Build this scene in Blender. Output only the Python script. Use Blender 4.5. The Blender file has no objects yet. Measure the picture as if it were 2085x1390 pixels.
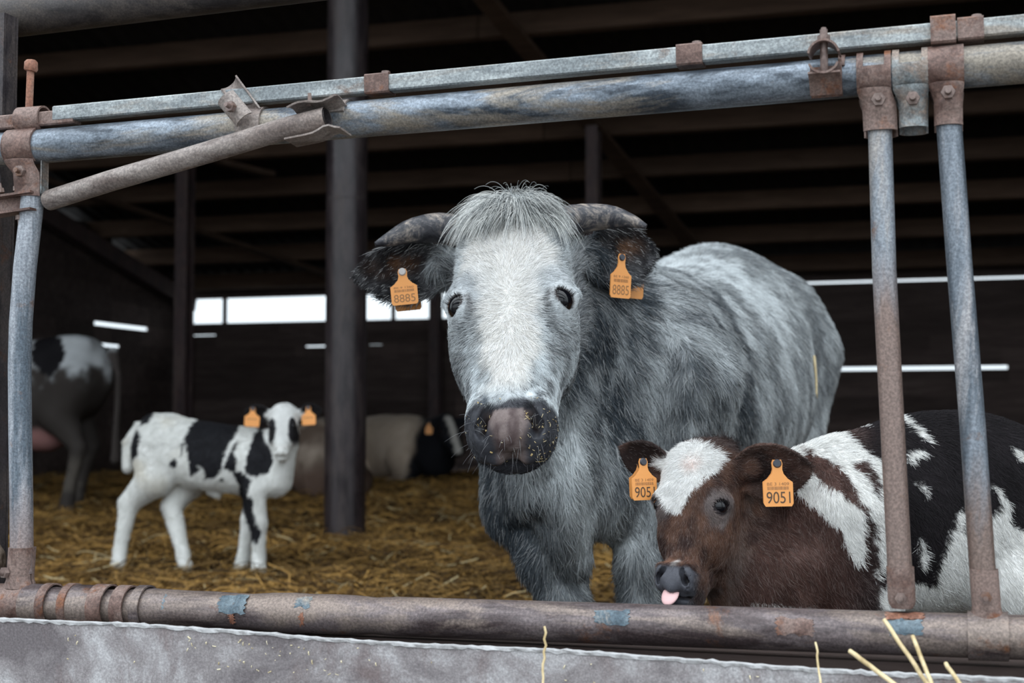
import bpy, math, random
import numpy as np
from mathutils import Vector, Matrix, Euler

random.seed(7)
rng = np.random.default_rng(7)
scene = bpy.context.scene
COL = scene.collection

# ------------------------------------------------------------------ camera, sky, exposure
cam_data = bpy.data.cameras.new('camera')
cam = bpy.data.objects.new('camera', cam_data); COL.objects.link(cam)
cam.location = (0, 0, 0.72)
cam.rotation_euler = (math.radians(90 + 3.256), 0, 0)
cam_data.sensor_width = 36.0
cam_data.lens = 36.0 * 2900 / 2085
cam_data.clip_start = 0.05; cam_data.clip_end = 400
cam_data.dof.use_dof = True
cam_data.dof.focus_distance = 2.56
cam_data.dof.aperture_fstop = 4.5
scene.camera = cam

world = bpy.data.worlds.new('overcast_sky'); scene.world = world
world.use_nodes = True
wn, wl = world.node_tree.nodes, world.node_tree.links
wn.clear()
w_out = wn.new('ShaderNodeOutputWorld'); w_bg = wn.new('ShaderNodeBackground')
w_tc = wn.new('ShaderNodeTexCoord'); w_sep = wn.new('ShaderNodeSeparateXYZ'); w_ramp = wn.new('ShaderNodeValToRGB')
w_ramp.color_ramp.elements[0].position = 0.0; w_ramp.color_ramp.elements[0].color = (0.43, 0.485, 0.525, 1)
w_ramp.color_ramp.elements[1].position = 1.0; w_ramp.color_ramp.elements[1].color = (1.20, 1.29, 1.36, 1)
wl.new(w_tc.outputs['Generated'], w_sep.inputs[0]); wl.new(w_sep.outputs['Z'], w_ramp.inputs[0])
wl.new(w_ramp.outputs[0], w_bg.inputs[0]); w_bg.inputs[1].default_value = 1.0
wl.new(w_bg.outputs[0], w_out.inputs[0])

scene.view_settings.view_transform = 'Standard'
scene.view_settings.look = 'None'
scene.view_settings.exposure = 1.38
scene.view_settings.gamma = 1.0
scene.view_settings.use_curve_mapping = False
scene.cycles.max_bounces = 5
scene.cycles.diffuse_bounces = 3
scene.cycles.adaptive_threshold = 0.03
scene.cycles.use_denoising = True

# ------------------------------------------------------------------ frames and mesh helpers
TH = math.radians(17)              # the barn stands 17 degrees round from the view axis
BARN = Euler((0, 0, -TH)).to_matrix()
FLAT = Matrix.Identity(3)

def tag(o, label=None, cat=None, group=None, kind=None):
    if label: o['label'] = label
    if cat: o['category'] = cat
    if group: o['group'] = group
    if kind: o['kind'] = kind
    return o

def root(name, base, frame=FLAT):
    """an Empty at the thing's base; its parts keep their vertices in the frame's own coordinates"""
    o = bpy.data.objects.new(name, None); COL.objects.link(o)
    o.empty_display_size = 0.1
    o.location = frame @ Vector(base); o.rotation_euler = frame.to_euler()
    o['base'] = tuple(base)
    return o

def put(name, me, mat, parent=None, frame=FLAT, smooth=False):
    o = bpy.data.objects.new(name, me); COL.objects.link(o)
    if mat is not None and len(me.materials) == 0: me.materials.append(mat)
    if smooth and hasattr(me, 'polygons'): me.polygons.foreach_set('use_smooth', [True] * len(me.polygons))
    if parent is None:
        o.rotation_euler = frame.to_euler()
    else:
        o.parent = parent
        if 'base' in parent: o.location = -Vector(parent['base'])
    return o

class MB:
    """collects shapes of ONE object"""
    def __init__(self): self.v = []; self.f = []
    def add(self, v, f):
        n = len(self.v); self.v += [tuple(map(float, p)) for p in v]; self.f += [tuple(i + n for i in q) for q in f]; return self
    def box(self, c, s, rot=None, taper=1.0):
        r = rot if rot is not None else Matrix.Identity(3)
        c = Vector(c); vs = []
        for dz in (-.5, .5):
            k = taper if dz > 0 else 1.0
            for dx, dy in ((-.5, -.5), (.5, -.5), (.5, .5), (-.5, .5)):
                vs.append(c + r @ Vector((dx * s[0] * k, dy * s[1] * k, dz * s[2])))
        return self.add(vs, [(3, 2, 1, 0), (4, 5, 6, 7), (0, 1, 5, 4), (1, 2, 6, 5), (2, 3, 7, 6), (3, 0, 4, 7)])
    def chamfer_box(self, c, s, b, rot=None):
        """box with its long edges (local x) chamfered"""
        r = rot if rot is not None else Matrix.Identity(3)
        c = Vector(c); hx, hy, hz = s[0] / 2, s[1] / 2, s[2] / 2
        prof = [(-hy + b, -hz), (hy - b, -hz), (hy, -hz + b), (hy, hz - b), (hy - b, hz), (-hy + b, hz), (-hy, hz - b), (-hy, -hz + b)]
        vs = [c + r @ Vector((x, y, z)) for x in (-hx, hx) for y, z in prof]
        fs = [tuple(range(7, -1, -1)), tuple(range(8, 16))] + [(i, (i + 1) % 8, 8 + (i + 1) % 8, 8 + i) for i in range(8)]
        return self.add(vs, fs)
    def tube(self, path, r, seg=20, cap=True, wob=0.0):
        path = [Vector(p) for p in path]; n = len(path)
        rs = list(r) if hasattr(r, '__len__') else [r] * n
        up = None; vs = []
        for i, p in enumerate(path):
            t = (path[min(i + 1, n - 1)] - path[max(i - 1, 0)]).normalized()
            if up is None: up = Vector((0, 0, 1)) if abs(t.z) < .9 else Vector((0, 1, 0))
            a = t.cross(up).normalized(); up = a.cross(t).normalized()
            for k in range(seg):
                an = 2 * math.pi * k / seg
                rr = rs[i] * (1 + wob * random.uniform(-1, 1))
                vs.append(p + (a * math.cos(an) + up * math.sin(an)) * rr)
        fs = [(i * seg + k, i * seg + (k + 1) % seg, (i + 1) * seg + (k + 1) % seg, (i + 1) * seg + k) for i in range(n - 1) for k in range(seg)]
        if cap: fs += [tuple(range(seg - 1, -1, -1)), tuple(range((n - 1) * seg, n * seg))]
        return self.add(vs, fs)
    def shell(self, rows, th):
        """a thin bent plate: rows of points (grid), thickened by th along its normals"""
        g = [[Vector(p) for p in r] for r in rows]; nr, nc = len(g), len(g[0]); nor = []
        for i in range(nr):
            for j in range(nc):
                du = g[min(i + 1, nr - 1)][j] - g[max(i - 1, 0)][j]; dv = g[i][min(j + 1, nc - 1)] - g[i][max(j - 1, 0)]
                nn = du.cross(dv); nor.append(nn.normalized() if nn.length > 1e-9 else Vector((0, -1, 0)))
        a = [p for r in g for p in r]; b = [p + n * th for p, n in zip(a, nor)]; N = nr * nc; fs = []
        ix = lambda i, j: i * nc + j
        for i in range(nr - 1):
            for j in range(nc - 1):
                q = (ix(i, j), ix(i + 1, j), ix(i + 1, j + 1), ix(i, j + 1))
                fs.append(q[::-1]); fs.append(tuple(k + N for k in q))
        rim = [ix(0, j) for j in range(nc)] + [ix(i, nc - 1) for i in range(1, nr)] + [ix(nr - 1, j) for j in range(nc - 2, -1, -1)] + [ix(i, 0) for i in range(nr - 2, 0, -1)]
        for k in range(len(rim)):
            p, q = rim[k], rim[(k + 1) % len(rim)]
            fs.append((p, q, q + N, p + N))
        return self.add(a + b, fs)
    def prism(self, c, axis, r, h, n=6, r2=None, spin=0.0):
        c = Vector(c); ax = Vector(axis).normalized(); r2 = r if r2 is None else r2
        a = ax.orthogonal().normalized(); b = ax.cross(a)
        vs = []
        for z, rr in ((0, r), (h, r2)):
            for k in range(n):
                an = 2 * math.pi * k / n + spin
                vs.append(c + ax * z + (a * math.cos(an) + b * math.sin(an)) * rr)
        fs = [tuple(range(n - 1, -1, -1)), tuple(range(n, 2 * n))] + [(k, (k + 1) % n, n + (k + 1) % n, n + k) for k in range(n)]
        return self.add(vs, fs)
    def mesh(self, name):
        me = bpy.data.meshes.new(name); me.from_pydata(self.v, [], self.f); me.update(); return me
    def put(self, name, mat, parent=None, frame=FLAT, smooth=False, angle=None):
        me = self.mesh(name)
        o = put(name, me, mat, parent, frame, smooth)
        if smooth and angle: me.set_sharp_from_angle(angle=math.radians(angle))
        return o

# ------------------------------------------------------------------ materials
MATS = {}
def ramp(nt, stops, src):
    r = nt.nodes.new('ShaderNodeValToRGB'); el = r.color_ramp.elements
    while len(el) < len(stops): el.new(0.5)
    for e, (p, c) in zip(el, stops): e.position = p; e.color = (*c, 1) if len(c) == 3 else c
    nt.links.new(src, r.inputs[0]); return r.outputs[0]

def noise(nt, vec, scale, detail=6, rough=.6, dist=0.0):
    n = nt.nodes.new('ShaderNodeTexNoise'); n.inputs['Scale'].default_value = scale
    n.inputs['Detail'].default_value = detail; n.inputs['Roughness'].default_value = rough; n.inputs['Distortion'].default_value = dist
    nt.links.new(vec, n.inputs['Vector']); return n.outputs['Fac']

def mapping(nt, scale=(1, 1, 1), loc=(0, 0, 0), coord='Object'):
    t = nt.nodes.new('ShaderNodeTexCoord'); m = nt.nodes.new('ShaderNodeMapping')
    m.inputs['Scale'].default_value = scale; m.inputs['Location'].default_value = loc
    nt.links.new(t.outputs[coord], m.inputs['Vector']); return m.outputs[0]

def mix(nt, fac, a, b, mode='MIX'):
    m = nt.nodes.new('ShaderNodeMix'); m.data_type = 'RGBA'; m.blend_type = mode
    for s, v in ((m.inputs[0], fac), (m.inputs[6], a), (m.inputs[7], b)):
        if hasattr(v, 'is_linked'): nt.links.new(v, s)
        elif isinstance(v, (int, float)): s.default_value = v
        else: s.default_value = (*v, 1)
    return m.outputs[2]

def new_mat(name, rough=.6, metal=0.0, spec=.5):
    m = bpy.data.materials.new(name); m.use_nodes = True; nt = m.node_tree
    b = nt.nodes['Principled BSDF']
    b.inputs['Roughness'].default_value = rough; b.inputs['Metallic'].default_value = metal
    b.inputs['Specular IOR Level'].default_value = spec
    MATS[name] = m
    return m, nt, b

def bump(nt, b, h, strength=.3, dist=.002):
    n = nt.nodes.new('ShaderNodeBump'); n.inputs['Strength'].default_value = strength; n.inputs['Distance'].default_value = dist
    nt.links.new(h, n.inputs['Height']); nt.links.new(n.outputs[0], b.inputs['Normal'])

def steel(name, base, dark, dirt, rust, dirt_at=.5, rust_at=.62, stretch=(.25, 1, 1), rough=.45, metal=.35, seed=0.0, fine=1.0, low=None):
    m, nt, b = new_mat(name, rough, metal)
    v = mapping(nt, stretch, (seed, seed * .7, 0))
    v2 = mapping(nt, (1, 1, 1), (seed * 1.3, 0, seed))
    streak = ramp(nt, [(.40, dark), (.57, base)], noise(nt, v, 26, 8, .68, .3))
    d = noise(nt, v, 9, 7, .7, .6)
    c = mix(nt, ramp(nt, [(dirt_at - .05, (0, 0, 0)), (dirt_at + .05, (1, 1, 1))], d), streak, dirt)
    rn = noise(nt, v2, 11, 9, .72, .4)
    if low:                                     # worn colour on the lower part of an upright bar
        sp = nt.nodes.new('ShaderNodeSeparateXYZ'); nt.links.new(mapping(nt), sp.inputs[0])
        ad = nt.nodes.new('ShaderNodeMath'); ad.operation = 'MULTIPLY_ADD'; nt.links.new(d, ad.inputs[0]); ad.inputs[1].default_value = .5; nt.links.new(sp.outputs['Z'], ad.inputs[2])
        mr = nt.nodes.new('ShaderNodeMapRange'); mr.inputs['From Min'].default_value = low[0] + .25; mr.inputs['From Max'].default_value = low[1] + .25
        nt.links.new(ad.outputs[0], mr.inputs[0]); c = mix(nt, mr.outputs[0], c, low[2])
    c = mix(nt, ramp(nt, [(rust_at - .03, (0, 0, 0)), (rust_at + .07, (1, 1, 1))], rn), c, rust)
    speck = noise(nt, v2, 240, 3, .7)
    c = mix(nt, .5 * fine, c, ramp(nt, [(.36, (.22, .22, .22)), (.5, (.52, .52, .52)), (.66, (.92, .92, .90))], speck), 'OVERLAY')
    nt.links.new(c, b.inputs['Base Color'])
    nt.links.new(ramp(nt, [(.3, (rough - .13,) * 3), (.7, (rough + .25,) * 3)], d), b.inputs['Roughness'])
    bump(nt, b, mix(nt, .5, rn, speck), .35, .0016)
    return m

steel('rail_steel', (.215, .25, .295), (.040, .050, .065), (.25, .22, .185), (.12, .085, .065), .57, .66, metal=.45, rough=.38)
steel('lock_steel', (.37, .395, .40), (.19, .21, .22), (.30, .27, .24), (.15, .095, .07), .56, .63, metal=.35, rough=.45, seed=3)
steel('lower_steel', (.165, .134, .136), (.060, .043, .044), (.235, .185, .160), (.17, .075, .040), .50, .60, metal=.25, rough=.34, seed=5)
steel('clamp_rust', (.175, .108, .090), (.085, .046, .037), (.22, .155, .135), (.19, .070, .030), .50, .57, (1, 1, 1), .55, .15, seed=8)
steel('clamp_grey', (.25, .28, .29), (.14, .15, .155), (.24, .19, .16), (.23, .11, .06), .52, .60, (1, 1, 1), .5, .3, seed=11)
steel('bar_worn', (.25, .275, .31), (.09, .11, .14), (.36, .33, .31), (.20, .11, .075), .55, .62, (1, 1, .22), .42, .25, seed=14, low=(.98, .86, (.215, .155, .135)))
steel('bar_blue', (.20, .225, .26), (.10, .12, .145), (.36, .35, .36), (.17, .10, .07), .57, .64, (1, 1, .16), .36, .35, seed=17, low=(.66, .52, (.20, .145, .125)))
steel('bar_pale', (.36, .38, .42), (.20, .22, .25), (.10, .125, .155), (.22, .15, .125), .57, .62, (1, 1, .12), .42, .25, seed=20, low=(.66, .52, (.26, .205, .195)))
steel('brace_steel', (.28, .24, .22), (.13, .10, .09), (.22, .175, .155), (.16, .09, .065), .56, .62, (.3, 1, 1), .5, .15, seed=23)
steel('bolt_rust', (.20, .145, .13), (.10, .065, .055), (.24, .18, .16), (.20, .10, .06), .5, .6, (1, 1, 1), .5, .3, seed=26, fine=.5)
steel('rod_rust', (.30, .135, .085), (.20, .085, .055), (.34, .20, .15), (.34, .12, .06), .55, .6, (1, 1, .4), .6, .1, seed=29)
steel('post_dark', (.052, .044, .047), (.026, .021, .024), (.072, .058, .055), (.10, .045, .026), .55, .60, (1, 1, .4), .5, .2, seed=33)
steel('beam_dark', (.040, .034, .034), (.017, .014, .015), (.065, .053, .047), (.11, .06, .04), .56, .62, (.4, 1, 1), .5, .2, seed=36)
steel('blue_paint', (.13, .175, .205), (.055, .085, .11), (.28, .25, .22), (.20, .10, .06), .60, .60, (1, 1, 1), .4, .1, seed=40)

def wood(name, a, b2, c, stretch=(.12, 1, 1), seed=0):
    m, nt, b = new_mat(name, .85, 0, .2)
    v = mapping(nt, stretch, (seed, seed, seed))
    oi = nt.nodes.new('ShaderNodeObjectInfo')
    g = ramp(nt, [(.3, a), (.55, b2), (.8, c)], noise(nt, v, 14, 8, .7, .5))
    hv = nt.nodes.new('ShaderNodeHueSaturation')
    mr = nt.nodes.new('ShaderNodeMapRange'); mr.inputs['To Min'].default_value = .7; mr.inputs['To Max'].default_value = 1.35
    nt.links.new(oi.outputs['Random'], mr.inputs[0]); nt.links.new(mr.outputs[0], hv.inputs['Value']); nt.links.new(g, hv.inputs['Color'])
    nt.links.new(hv.outputs[0], b.inputs['Base Color'])
    bump(nt, b, noise(nt, v, 40, 6), .4, .004)
    return m
wood('plank', (.042, .029, .026), (.072, .052, .047), (.115, .088, .08))
wood('purlin_wood', (.044, .026, .017), (.076, .046, .031), (.11, .072, .050), seed=4)
wood('sheet_dark', (.012, .010, .010), (.022, .019, .018), (.036, .030, .028), (1, .3, 1), seed=9)
steel('pillar_steel', (.040, .030, .033), (.020, .015, .017), (.055, .042, .042), (.036, .020, .018), .55, .64, (1, 1, .25), .34, .15, seed=44)
steel('wall_post', (.06, .035, .035), (.03, .02, .022), (.08, .055, .05), (.07, .03, .025), .55, .6, (1, 1, .25), .6, .1, seed=47)

def concrete():
    m, nt, b = new_mat('kerb_face', .75, 0, .3)
    v = mapping(nt)
    big = ramp(nt, [(.38, (.15, .132, .138)), (.5, (.27, .248, .252)), (.62, (.46, .45, .46))], noise(nt, v, 6, 9, .70, .5))
    stain = ramp(nt, [(.52, (0, 0, 0)), (.66, (.8, .8, .8))], noise(nt, mapping(nt, (1, 1, .35), (4, 2, 1)), 9, 7, .7, .8))
    c = mix(nt, stain, big, (.17, .13, .128))
    straw = ramp(nt, [(.66, (0, 0, 0)), (.74, (1, 1, 1))], noise(nt, mapping(nt, (1, 1, 1), (9, 3, 2)), 16, 8, .75, .3))
    c = mix(nt, straw, c, (.36, .32, .24))
    sp = noise(nt, v, 260, 3, .7)
    c = mix(nt, .5, c, ramp(nt, [(.3, (.25, .25, .25)), (.5, (.5, .5, .5)), (.72, (.9, .9, .9))], sp), 'OVERLAY')
    nt.links.new(c, b.inputs['Base Color']); bump(nt, b, mix(nt, .5, noise(nt, v, 30, 8), sp), .5, .003)
    m, nt, b = new_mat('kerb_edge', .7, 0, .3)
    c = ramp(nt, [(.3, (.30, .29, .29)), (.6, (.62, .62, .63))], noise(nt, mapping(nt), 60, 6, .7))
    nt.links.new(c, b.inputs['Base Color'])
    m, nt, b = new_mat('yard', .9, 0, .2)
    c = ramp(nt, [(.3, (.11, .105, .10)), (.7, (.20, .19, .18))], noise(nt, mapping(nt), 3, 8, .7))
    nt.links.new(c, b.inputs['Base Color'])
    m, nt, b = new_mat('dung_floor', .95, 0, .1)
    v = mapping(nt)
    c = ramp(nt, [(.28, (.026, .015, .006)), (.5, (.065, .038, .013)), (.7, (.14, .088, .032))], noise(nt, v, 9, 9, .75, .6))
    nt.links.new(c, b.inputs['Base Color']); bump(nt, b, noise(nt, v, 28, 8, .7), .8, .03)
    m, nt, b = new_mat('mud', .9, 0, .2)
    c = ramp(nt, [(.3, (.10, .075, .055)), (.6, (.24, .19, .15))], noise(nt, mapping(nt), 40, 8, .7))
    nt.links.new(c, b.inputs['Base Color']); bump(nt, b, noise(nt, mapping(nt), 60, 8), .8, .006)
concrete()

def attr_mat(name, attr, rough=.6, spec=.3):
    m, nt, b = new_mat(name, rough, 0, spec)
    a = nt.nodes.new('ShaderNodeAttribute'); a.attribute_name = attr
    nt.links.new(a.outputs['Color'], b.inputs['Base Color'])
    return m
attr_mat('strand', 'col', .5, .18)
attr_mat('straw_strand', 'col', .6, .3)

def plain(name, c, rough=.5, spec=.5, metal=0):
    m, nt, b = new_mat(name, rough, metal, spec); b.inputs['Base Color'].default_value = (*c, 1); return m
plain('tag_orange', (.86, .36, .10), .45)
plain('tag_ink', (.10, .055, .03), .6)
plain('tag_faded_ink', (.36, .17, .065), .6)
plain('tag_stud', (.55, .52, .50), .35)
plain('tag_stud_dark', (.05, .055, .07), .35)

# ------------------------------------------------------------------ curves (hair, straw) from arrays
def strands(name, pts, rad, col, mat, parent=None):
    """pts (n,k,3), rad (n,k), col (n,3): real curve geometry, one colour for each strand"""
    n, k = pts.shape[:2]
    cu = bpy.data.hair_curves.new(name)
    cu.add_curves([k] * n)
    cu.points.foreach_set('position', np.ascontiguousarray(pts, dtype=np.float32).ravel())
    cu.points.foreach_set('radius', np.ascontiguousarray(rad, dtype=np.float32).ravel())
    a = cu.attributes.new('col', 'FLOAT_COLOR', 'CURVE')
    a.data.foreach_set('color', np.concatenate([col, np.ones((n, 1))], 1).astype(np.float32).ravel())
    cu.materials.append(MATS[mat])
    return put(name, cu, None, parent)

# value noise in numpy
def _hash(ix, iy, iz, s):
    h = (ix * 374761393 + iy * 668265263 + iz * 2147483647 + s * 1274126177) & 0xFFFFFFFF
    h = ((h ^ (h >> 13)) * 1274126177) & 0xFFFFFFFF
    h = ((h ^ (h >> 15)) * 2246822519) & 0xFFFFFFFF
    return ((h ^ (h >> 16)) & 0xFFFFFF) / float(0xFFFFFF)
def vnoise(P, scale, seed=0):
    q = P * scale + 100.0; i = np.floor(q).astype(np.int64); f = q - i; f = f * f * (3 - 2 * f); r = 0
    for dx in (0, 1):
        wx = f[:, 0] if dx else 1 - f[:, 0]
        for dy in (0, 1):
            wy = f[:, 1] if dy else 1 - f[:, 1]
            for dz in (0, 1):
                wz = f[:, 2] if dz else 1 - f[:, 2]
                r = r + wx * wy * wz * _hash(i[:, 0] + dx, i[:, 1] + dy, i[:, 2] + dz, seed)
    return r
def fbm(P, scale, seed=0, oct=4):
    r = 0; a = .5; t = 0
    for o in range(oct): r = r + a * vnoise(P, scale * 2 ** o, seed + o); t += a; a *= .55
    return r / t
def sstep(a, b, x):
    t = np.clip((x - a) / (b - a), 0, 1); return t * t * (3 - 2 * t)
# ------------------------------------------------------------------ the barn (barn frame: u along the front, v into the depth, z up)
def floor_z(P):
    """height of the trodden bedding (world x, y)"""
    x, y = P[:, 0], P[:, 1]
    q = np.stack([x, y, np.zeros_like(x)], 1)
    return (fbm(q, .9, 3, 3) - .5) * .10 + (fbm(q, 3.1, 5, 3) - .5) * .05 + .10 * sstep(9.5, 15, y)

def bedding():
    us = np.linspace(-9.9, 8, 150); vs = np.linspace(2.3, 17.0, 130)
    U, V = np.meshgrid(us, vs, indexing='ij'); c, s = math.cos(TH), math.sin(TH)
    W = np.stack([U.ravel() * c + V.ravel() * s, -U.ravel() * s + V.ravel() * c], 1)
    z = floor_z(W)
    vv = np.stack([U.ravel(), V.ravel(), z], 1); n = len(vs)
    fs = [(i * n + j, (i + 1) * n + j, (i + 1) * n + j + 1, i * n + j + 1) for i in range(len(us) - 1) for j in range(n - 1)]
    me = bpy.data.meshes.new('floor'); me.from_pydata(vv.tolist(), [], fs)
    o = put('floor', me, MATS['dung_floor'], None, BARN, True)
    tag(o, 'trodden brown straw floor of the cattle barn', 'floor', kind='structure')
bedding()

g = MB().box((0, -10, -.06), (120, 25.4, .12)).put('ground', MATS['yard'], None, BARN)
tag(g, 'grey concrete yard outside the feed barrier', 'ground', kind='structure')
g = MB().box((0, 57.5, -.26), (200, 80, .12)).put('ground', MATS['yard'], None, BARN)
tag(g, 'open ground beyond the rear wall of the barn', 'ground', kind='structure')

def board_wall(name, label, rows, spans, leaks, to_uvz, along):
    """horizontal boards, each a child; leaks = (z, a0, a1) where light shows under a board's edge"""
    w = root(name, to_uvz(sum(spans[0]) / 2, 0), BARN); tag(w, label, 'wall', kind='structure')
    for a0, a1, top in spans:
        for r, (z0, z1) in enumerate(rows):
            if z0 >= top - .02: continue
            z1 = min(z1, top)
            cuts = {a0, a1}
            m = a0 + (a1 - a0) * (.35 + .3 * ((r * 7) % 5) / 5)
            cuts.add(m)
            lk = [(l0, l1, h) for (lz, l0, l1, h) in leaks if abs(lz - z1) < .09]
            for l0, l1, h in lk: cuts |= {max(a0, l0), min(a1, l1)} if l1 > a0 and l0 < a1 else set()
            cs = sorted(c for c in cuts if a0 <= c <= a1)
            for p, q in zip(cs[:-1], cs[1:]):
                if q - p < .01: continue
                zt = z1 + .012
                for l0, l1, h in lk:
                    if p >= l0 - .01 and q <= l1 + .01: zt = z1 - h
                dv = random.uniform(-.006, .006)
                c = to_uvz((p + q) / 2, (z0 + zt) / 2); c = (c[0] + (0 if along == 'u' else dv), c[1] + (dv if along == 'u' else 0), c[2])
                s = (q - p + .012, .035, zt - z0 + .01) if along == 'u' else (.035, q - p + .012, zt - z0 + .01)
                MB().box(c, s).put('plank', MATS['plank'], w)
    return w

rows = [(.0, .22), (.22, .42), (.42, .62), (.62, .80), (.80, 1.0), (1.0, 1.19), (1.19, 1.37), (1.37, 1.56), (1.56, 1.73), (1.73, 1.90), (1.90, 2.03), (2.03, 2.18), (2.18, 2.335)]
leaks = [(1.37, -1.6, .72, -.0)]
board_wall('wall_back', 'dark horizontal board wall at the rear of the barn', rows,
    [(-9.75, -5.95, 2.03), (-5.95, -2.0, 2.335), (-2.0, 2.4, 2.335), (2.4, 8.0, 2.335)],
    [(1.37, -2.2, .66, .05), (1.90, -9.7, -9.35, .022), (1.73, -8.05, -7.73, .028), (1.73, -7.15, -6.95, .015), (1.73, -6.75, -6.5, .012), (1.37, .92, 2.2, .05)],
    lambda a, z: (a, 17.05, z), 'u')
rows_l = [(.0, .22), (.22, .42), (.42, .62), (.62, .83), (.83, 1.05), (1.05, 1.25), (1.25, 1.46), (1.46, 1.69), (1.69, 1.95), (1.95, 2.2), (2.2, 2.42), (2.42, 2.7), (2.7, 2.95), (2.95, 3.3), (3.3, 3.7), (3.7, 4.1), (4.1, 4.6), (4.6, 5.1), (5.1, 5.45)]
board_wall('wall_left', 'dark board wall closing the far left side of the barn', rows_l,
    [(15.3, 17.0, 2.75), (13.4, 15.3, 3.1), (11.4, 13.4, 3.6), (9.5, 11.4, 4.05), (7.5, 9.5, 4.5), (5.5, 7.5, 4.95), (3.7, 5.5, 5.35)],
    [(1.95, 14.95, 16.2, .055), (1.69, 15.1, 15.55, .045)],
    lambda a, z: (-9.87, a, z), 'v')
wr = board_wall('wall_right', 'unseen dark board wall added on the right to close the barn to side light', rows_l,
    [(14, 17.0, 2.9), (11, 14, 3.6), (7, 11, 4.4), (3.7, 7, 5.2)], [], lambda a, z: (8.02, a, z), 'v')  # out of view, added to shut side light out of the barn

SL = math.tan(math.radians(13)); zr = lambda v: 2.50 + (17.2 - v) * SL
# rear wall posts, frame of the long opening under the eaves
for k, (u, w, z0, z1, lab) in enumerate([(-9.73, .20, 0, 2.6, 'dark steel post at the far left corner of the rear wall'),
        (-6.16, .13, 0, 2.6, 'broad dark post ending the light opening of the rear wall'),
        (2.5, .16, 0, 2.6, 'dark post of the rear wall beside the right edge')]):
    v = 16.93
    m = MB(); m.box((u, v, (z0 + z1) / 2), (w, .02, z1 - z0)); m.box((u, v - .07, (z0 + z1) / 2), (.02, .13, z1 - z0)); m.box((u, v - .14, (z0 + z1) / 2), (w, .02, z1 - z0))
    o = m.put('wall_post', MATS['wall_post'], None, BARN); tag(o, lab, 'post', 'posts along the rear wall', 'structure')
for u, w, lab in ((-7.23, .13, 'dark steel post inside the barn rising behind the white calf rump'), (-3.05, .11, 'slim dark post rising to the roof behind the grey cow head')):
    zt = zr(12.5) - .12
    o = MB().box((u, 12.45, zt / 2), (w, .015, zt)).box((u, 12.52, zt / 2), (.015, .13, zt)).box((u, 12.59, zt / 2), (w, .015, zt)).put('roof_post', MATS['wall_post'], None, BARN); tag(o, lab, 'post', 'posts carrying the roof', 'structure')
for u in (-9.23, -6.81):
    m = MB().box((u, 17.05, 2.2), (.045, .06, .42)); o = m.put('window_post', MATS['wall_post'], None, BARN)
    tag(o, {-9.23: 'thin mullion near the left end of the bright opening', -6.81: 'thin mullion of the bright opening below the orange-tagged left ear'}.get(u, 'thin mullion of the bright opening hidden beside the round pillar'), 'mullion', 'mullions of the rear opening', 'structure')

# mono-pitch roof, rising towards the open front
roof = root('ceiling', (0, 17.2, 2.5), BARN); tag(roof, 'dark underside of the sloping barn roof with brown purlins', 'roof', kind='structure')
def corrugated(u0, u1, v0, v1):
    n = int((u1 - u0) / .045); us = np.linspace(u0, u1, n + 1)
    a = [(u, v0, zr(v0) + .10 + .02 * math.sin(u * 2 * math.pi / .18)) for u in us]; b = [(u, v1, zr(v1) + .10 + .02 * math.sin(u * 2 * math.pi / .18)) for u in us]
    return MB().add(a + b, [(i, i + 1, n + 2 + i, n + 1 + i) for i in range(n)]).put('roof_sheet', MATS['sheet_dark'], roof, smooth=True)
for k in range(6):
    corrugated(-10.2 + k * 3.1, -10.2 + (k + 1) * 3.1 + .03, 10.0, 17.45)
    corrugated(-10.2 + k * 3.1, -10.2 + (k + 1) * 3.1 + .03, 3.6, 10.1)
rs = Euler((-math.atan(SL), 0, 0)).to_matrix()
for k in range(14):
    v = 16.75 - k * .98
    for (u0, u1) in ((-10.0, -3.6), (-3.6, 2.2), (2.2, 8.2)):
        MB().box(((u0 + u1) / 2, v, zr(v) - .035), (u1 - u0 - .01, .07, .20), rs).put('purlin', MATS['purlin_wood'], roof)
MB().box((-.9, 17.1, 2.46), (18.0, .04, .16)).put('fascia_board', MATS['plank'], roof)
MB().box((1.05, 17.07, 2.44), (14.0, .04, .09)).put('fascia_board', MATS['plank'], roof)
for (u, v0, v1) in ((4.9, 3.8, 17.0), (-9.7, 3.8, 17.0)):
    vm = (v0 + v1) / 2
    MB().box((u, vm, zr(vm) - .24), (.14, (v1 - v0) / math.cos(math.atan(SL)), .20), rs).put('rafter', MATS['wall_post'], roof)
def brace(a, b, w=.12):
    a = Vector((a[0], a[1], zr(a[1]) - .16)); b = Vector((b[0], b[1], zr(b[1]) - .16)); d = b - a
    x = d.normalized(); y = Vector((0, SL, 1)).cross(x).normalized(); z = x.cross(y)
    MB().box((a + b) / 2, (d.length, w, .05), Matrix((x, y, z)).transposed()).put('diagonal_brace', MATS['purlin_wood'], roof)
brace((-3.36, 10.0), (-2.66, 16.0), .16); brace((-9.4, 10.5), (-6.6, 13.2), .09); brace((-9.2, 13.0), (-7.2, 16.5), .09)

# round pillar
m = MB().tube([(-3.54, 8.08, z) for z in (-.05, 1.3, 2.05, 2.75, 4.4)], .127, 40)
p = root('pillar', (-3.54, 8.08, 0), BARN); tag(p, 'round dark steel pillar standing in the straw behind the white calf', 'pillar', kind='structure')
m.put('shaft', MATS['pillar_steel'], p, smooth=True, angle=40)
MB().tube([(-3.54, 8.08, 2.09), (-3.54, 8.08, 2.102)], .1285, 40).put('weld_ring', MATS['post_dark'], p, smooth=True, angle=40)

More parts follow.
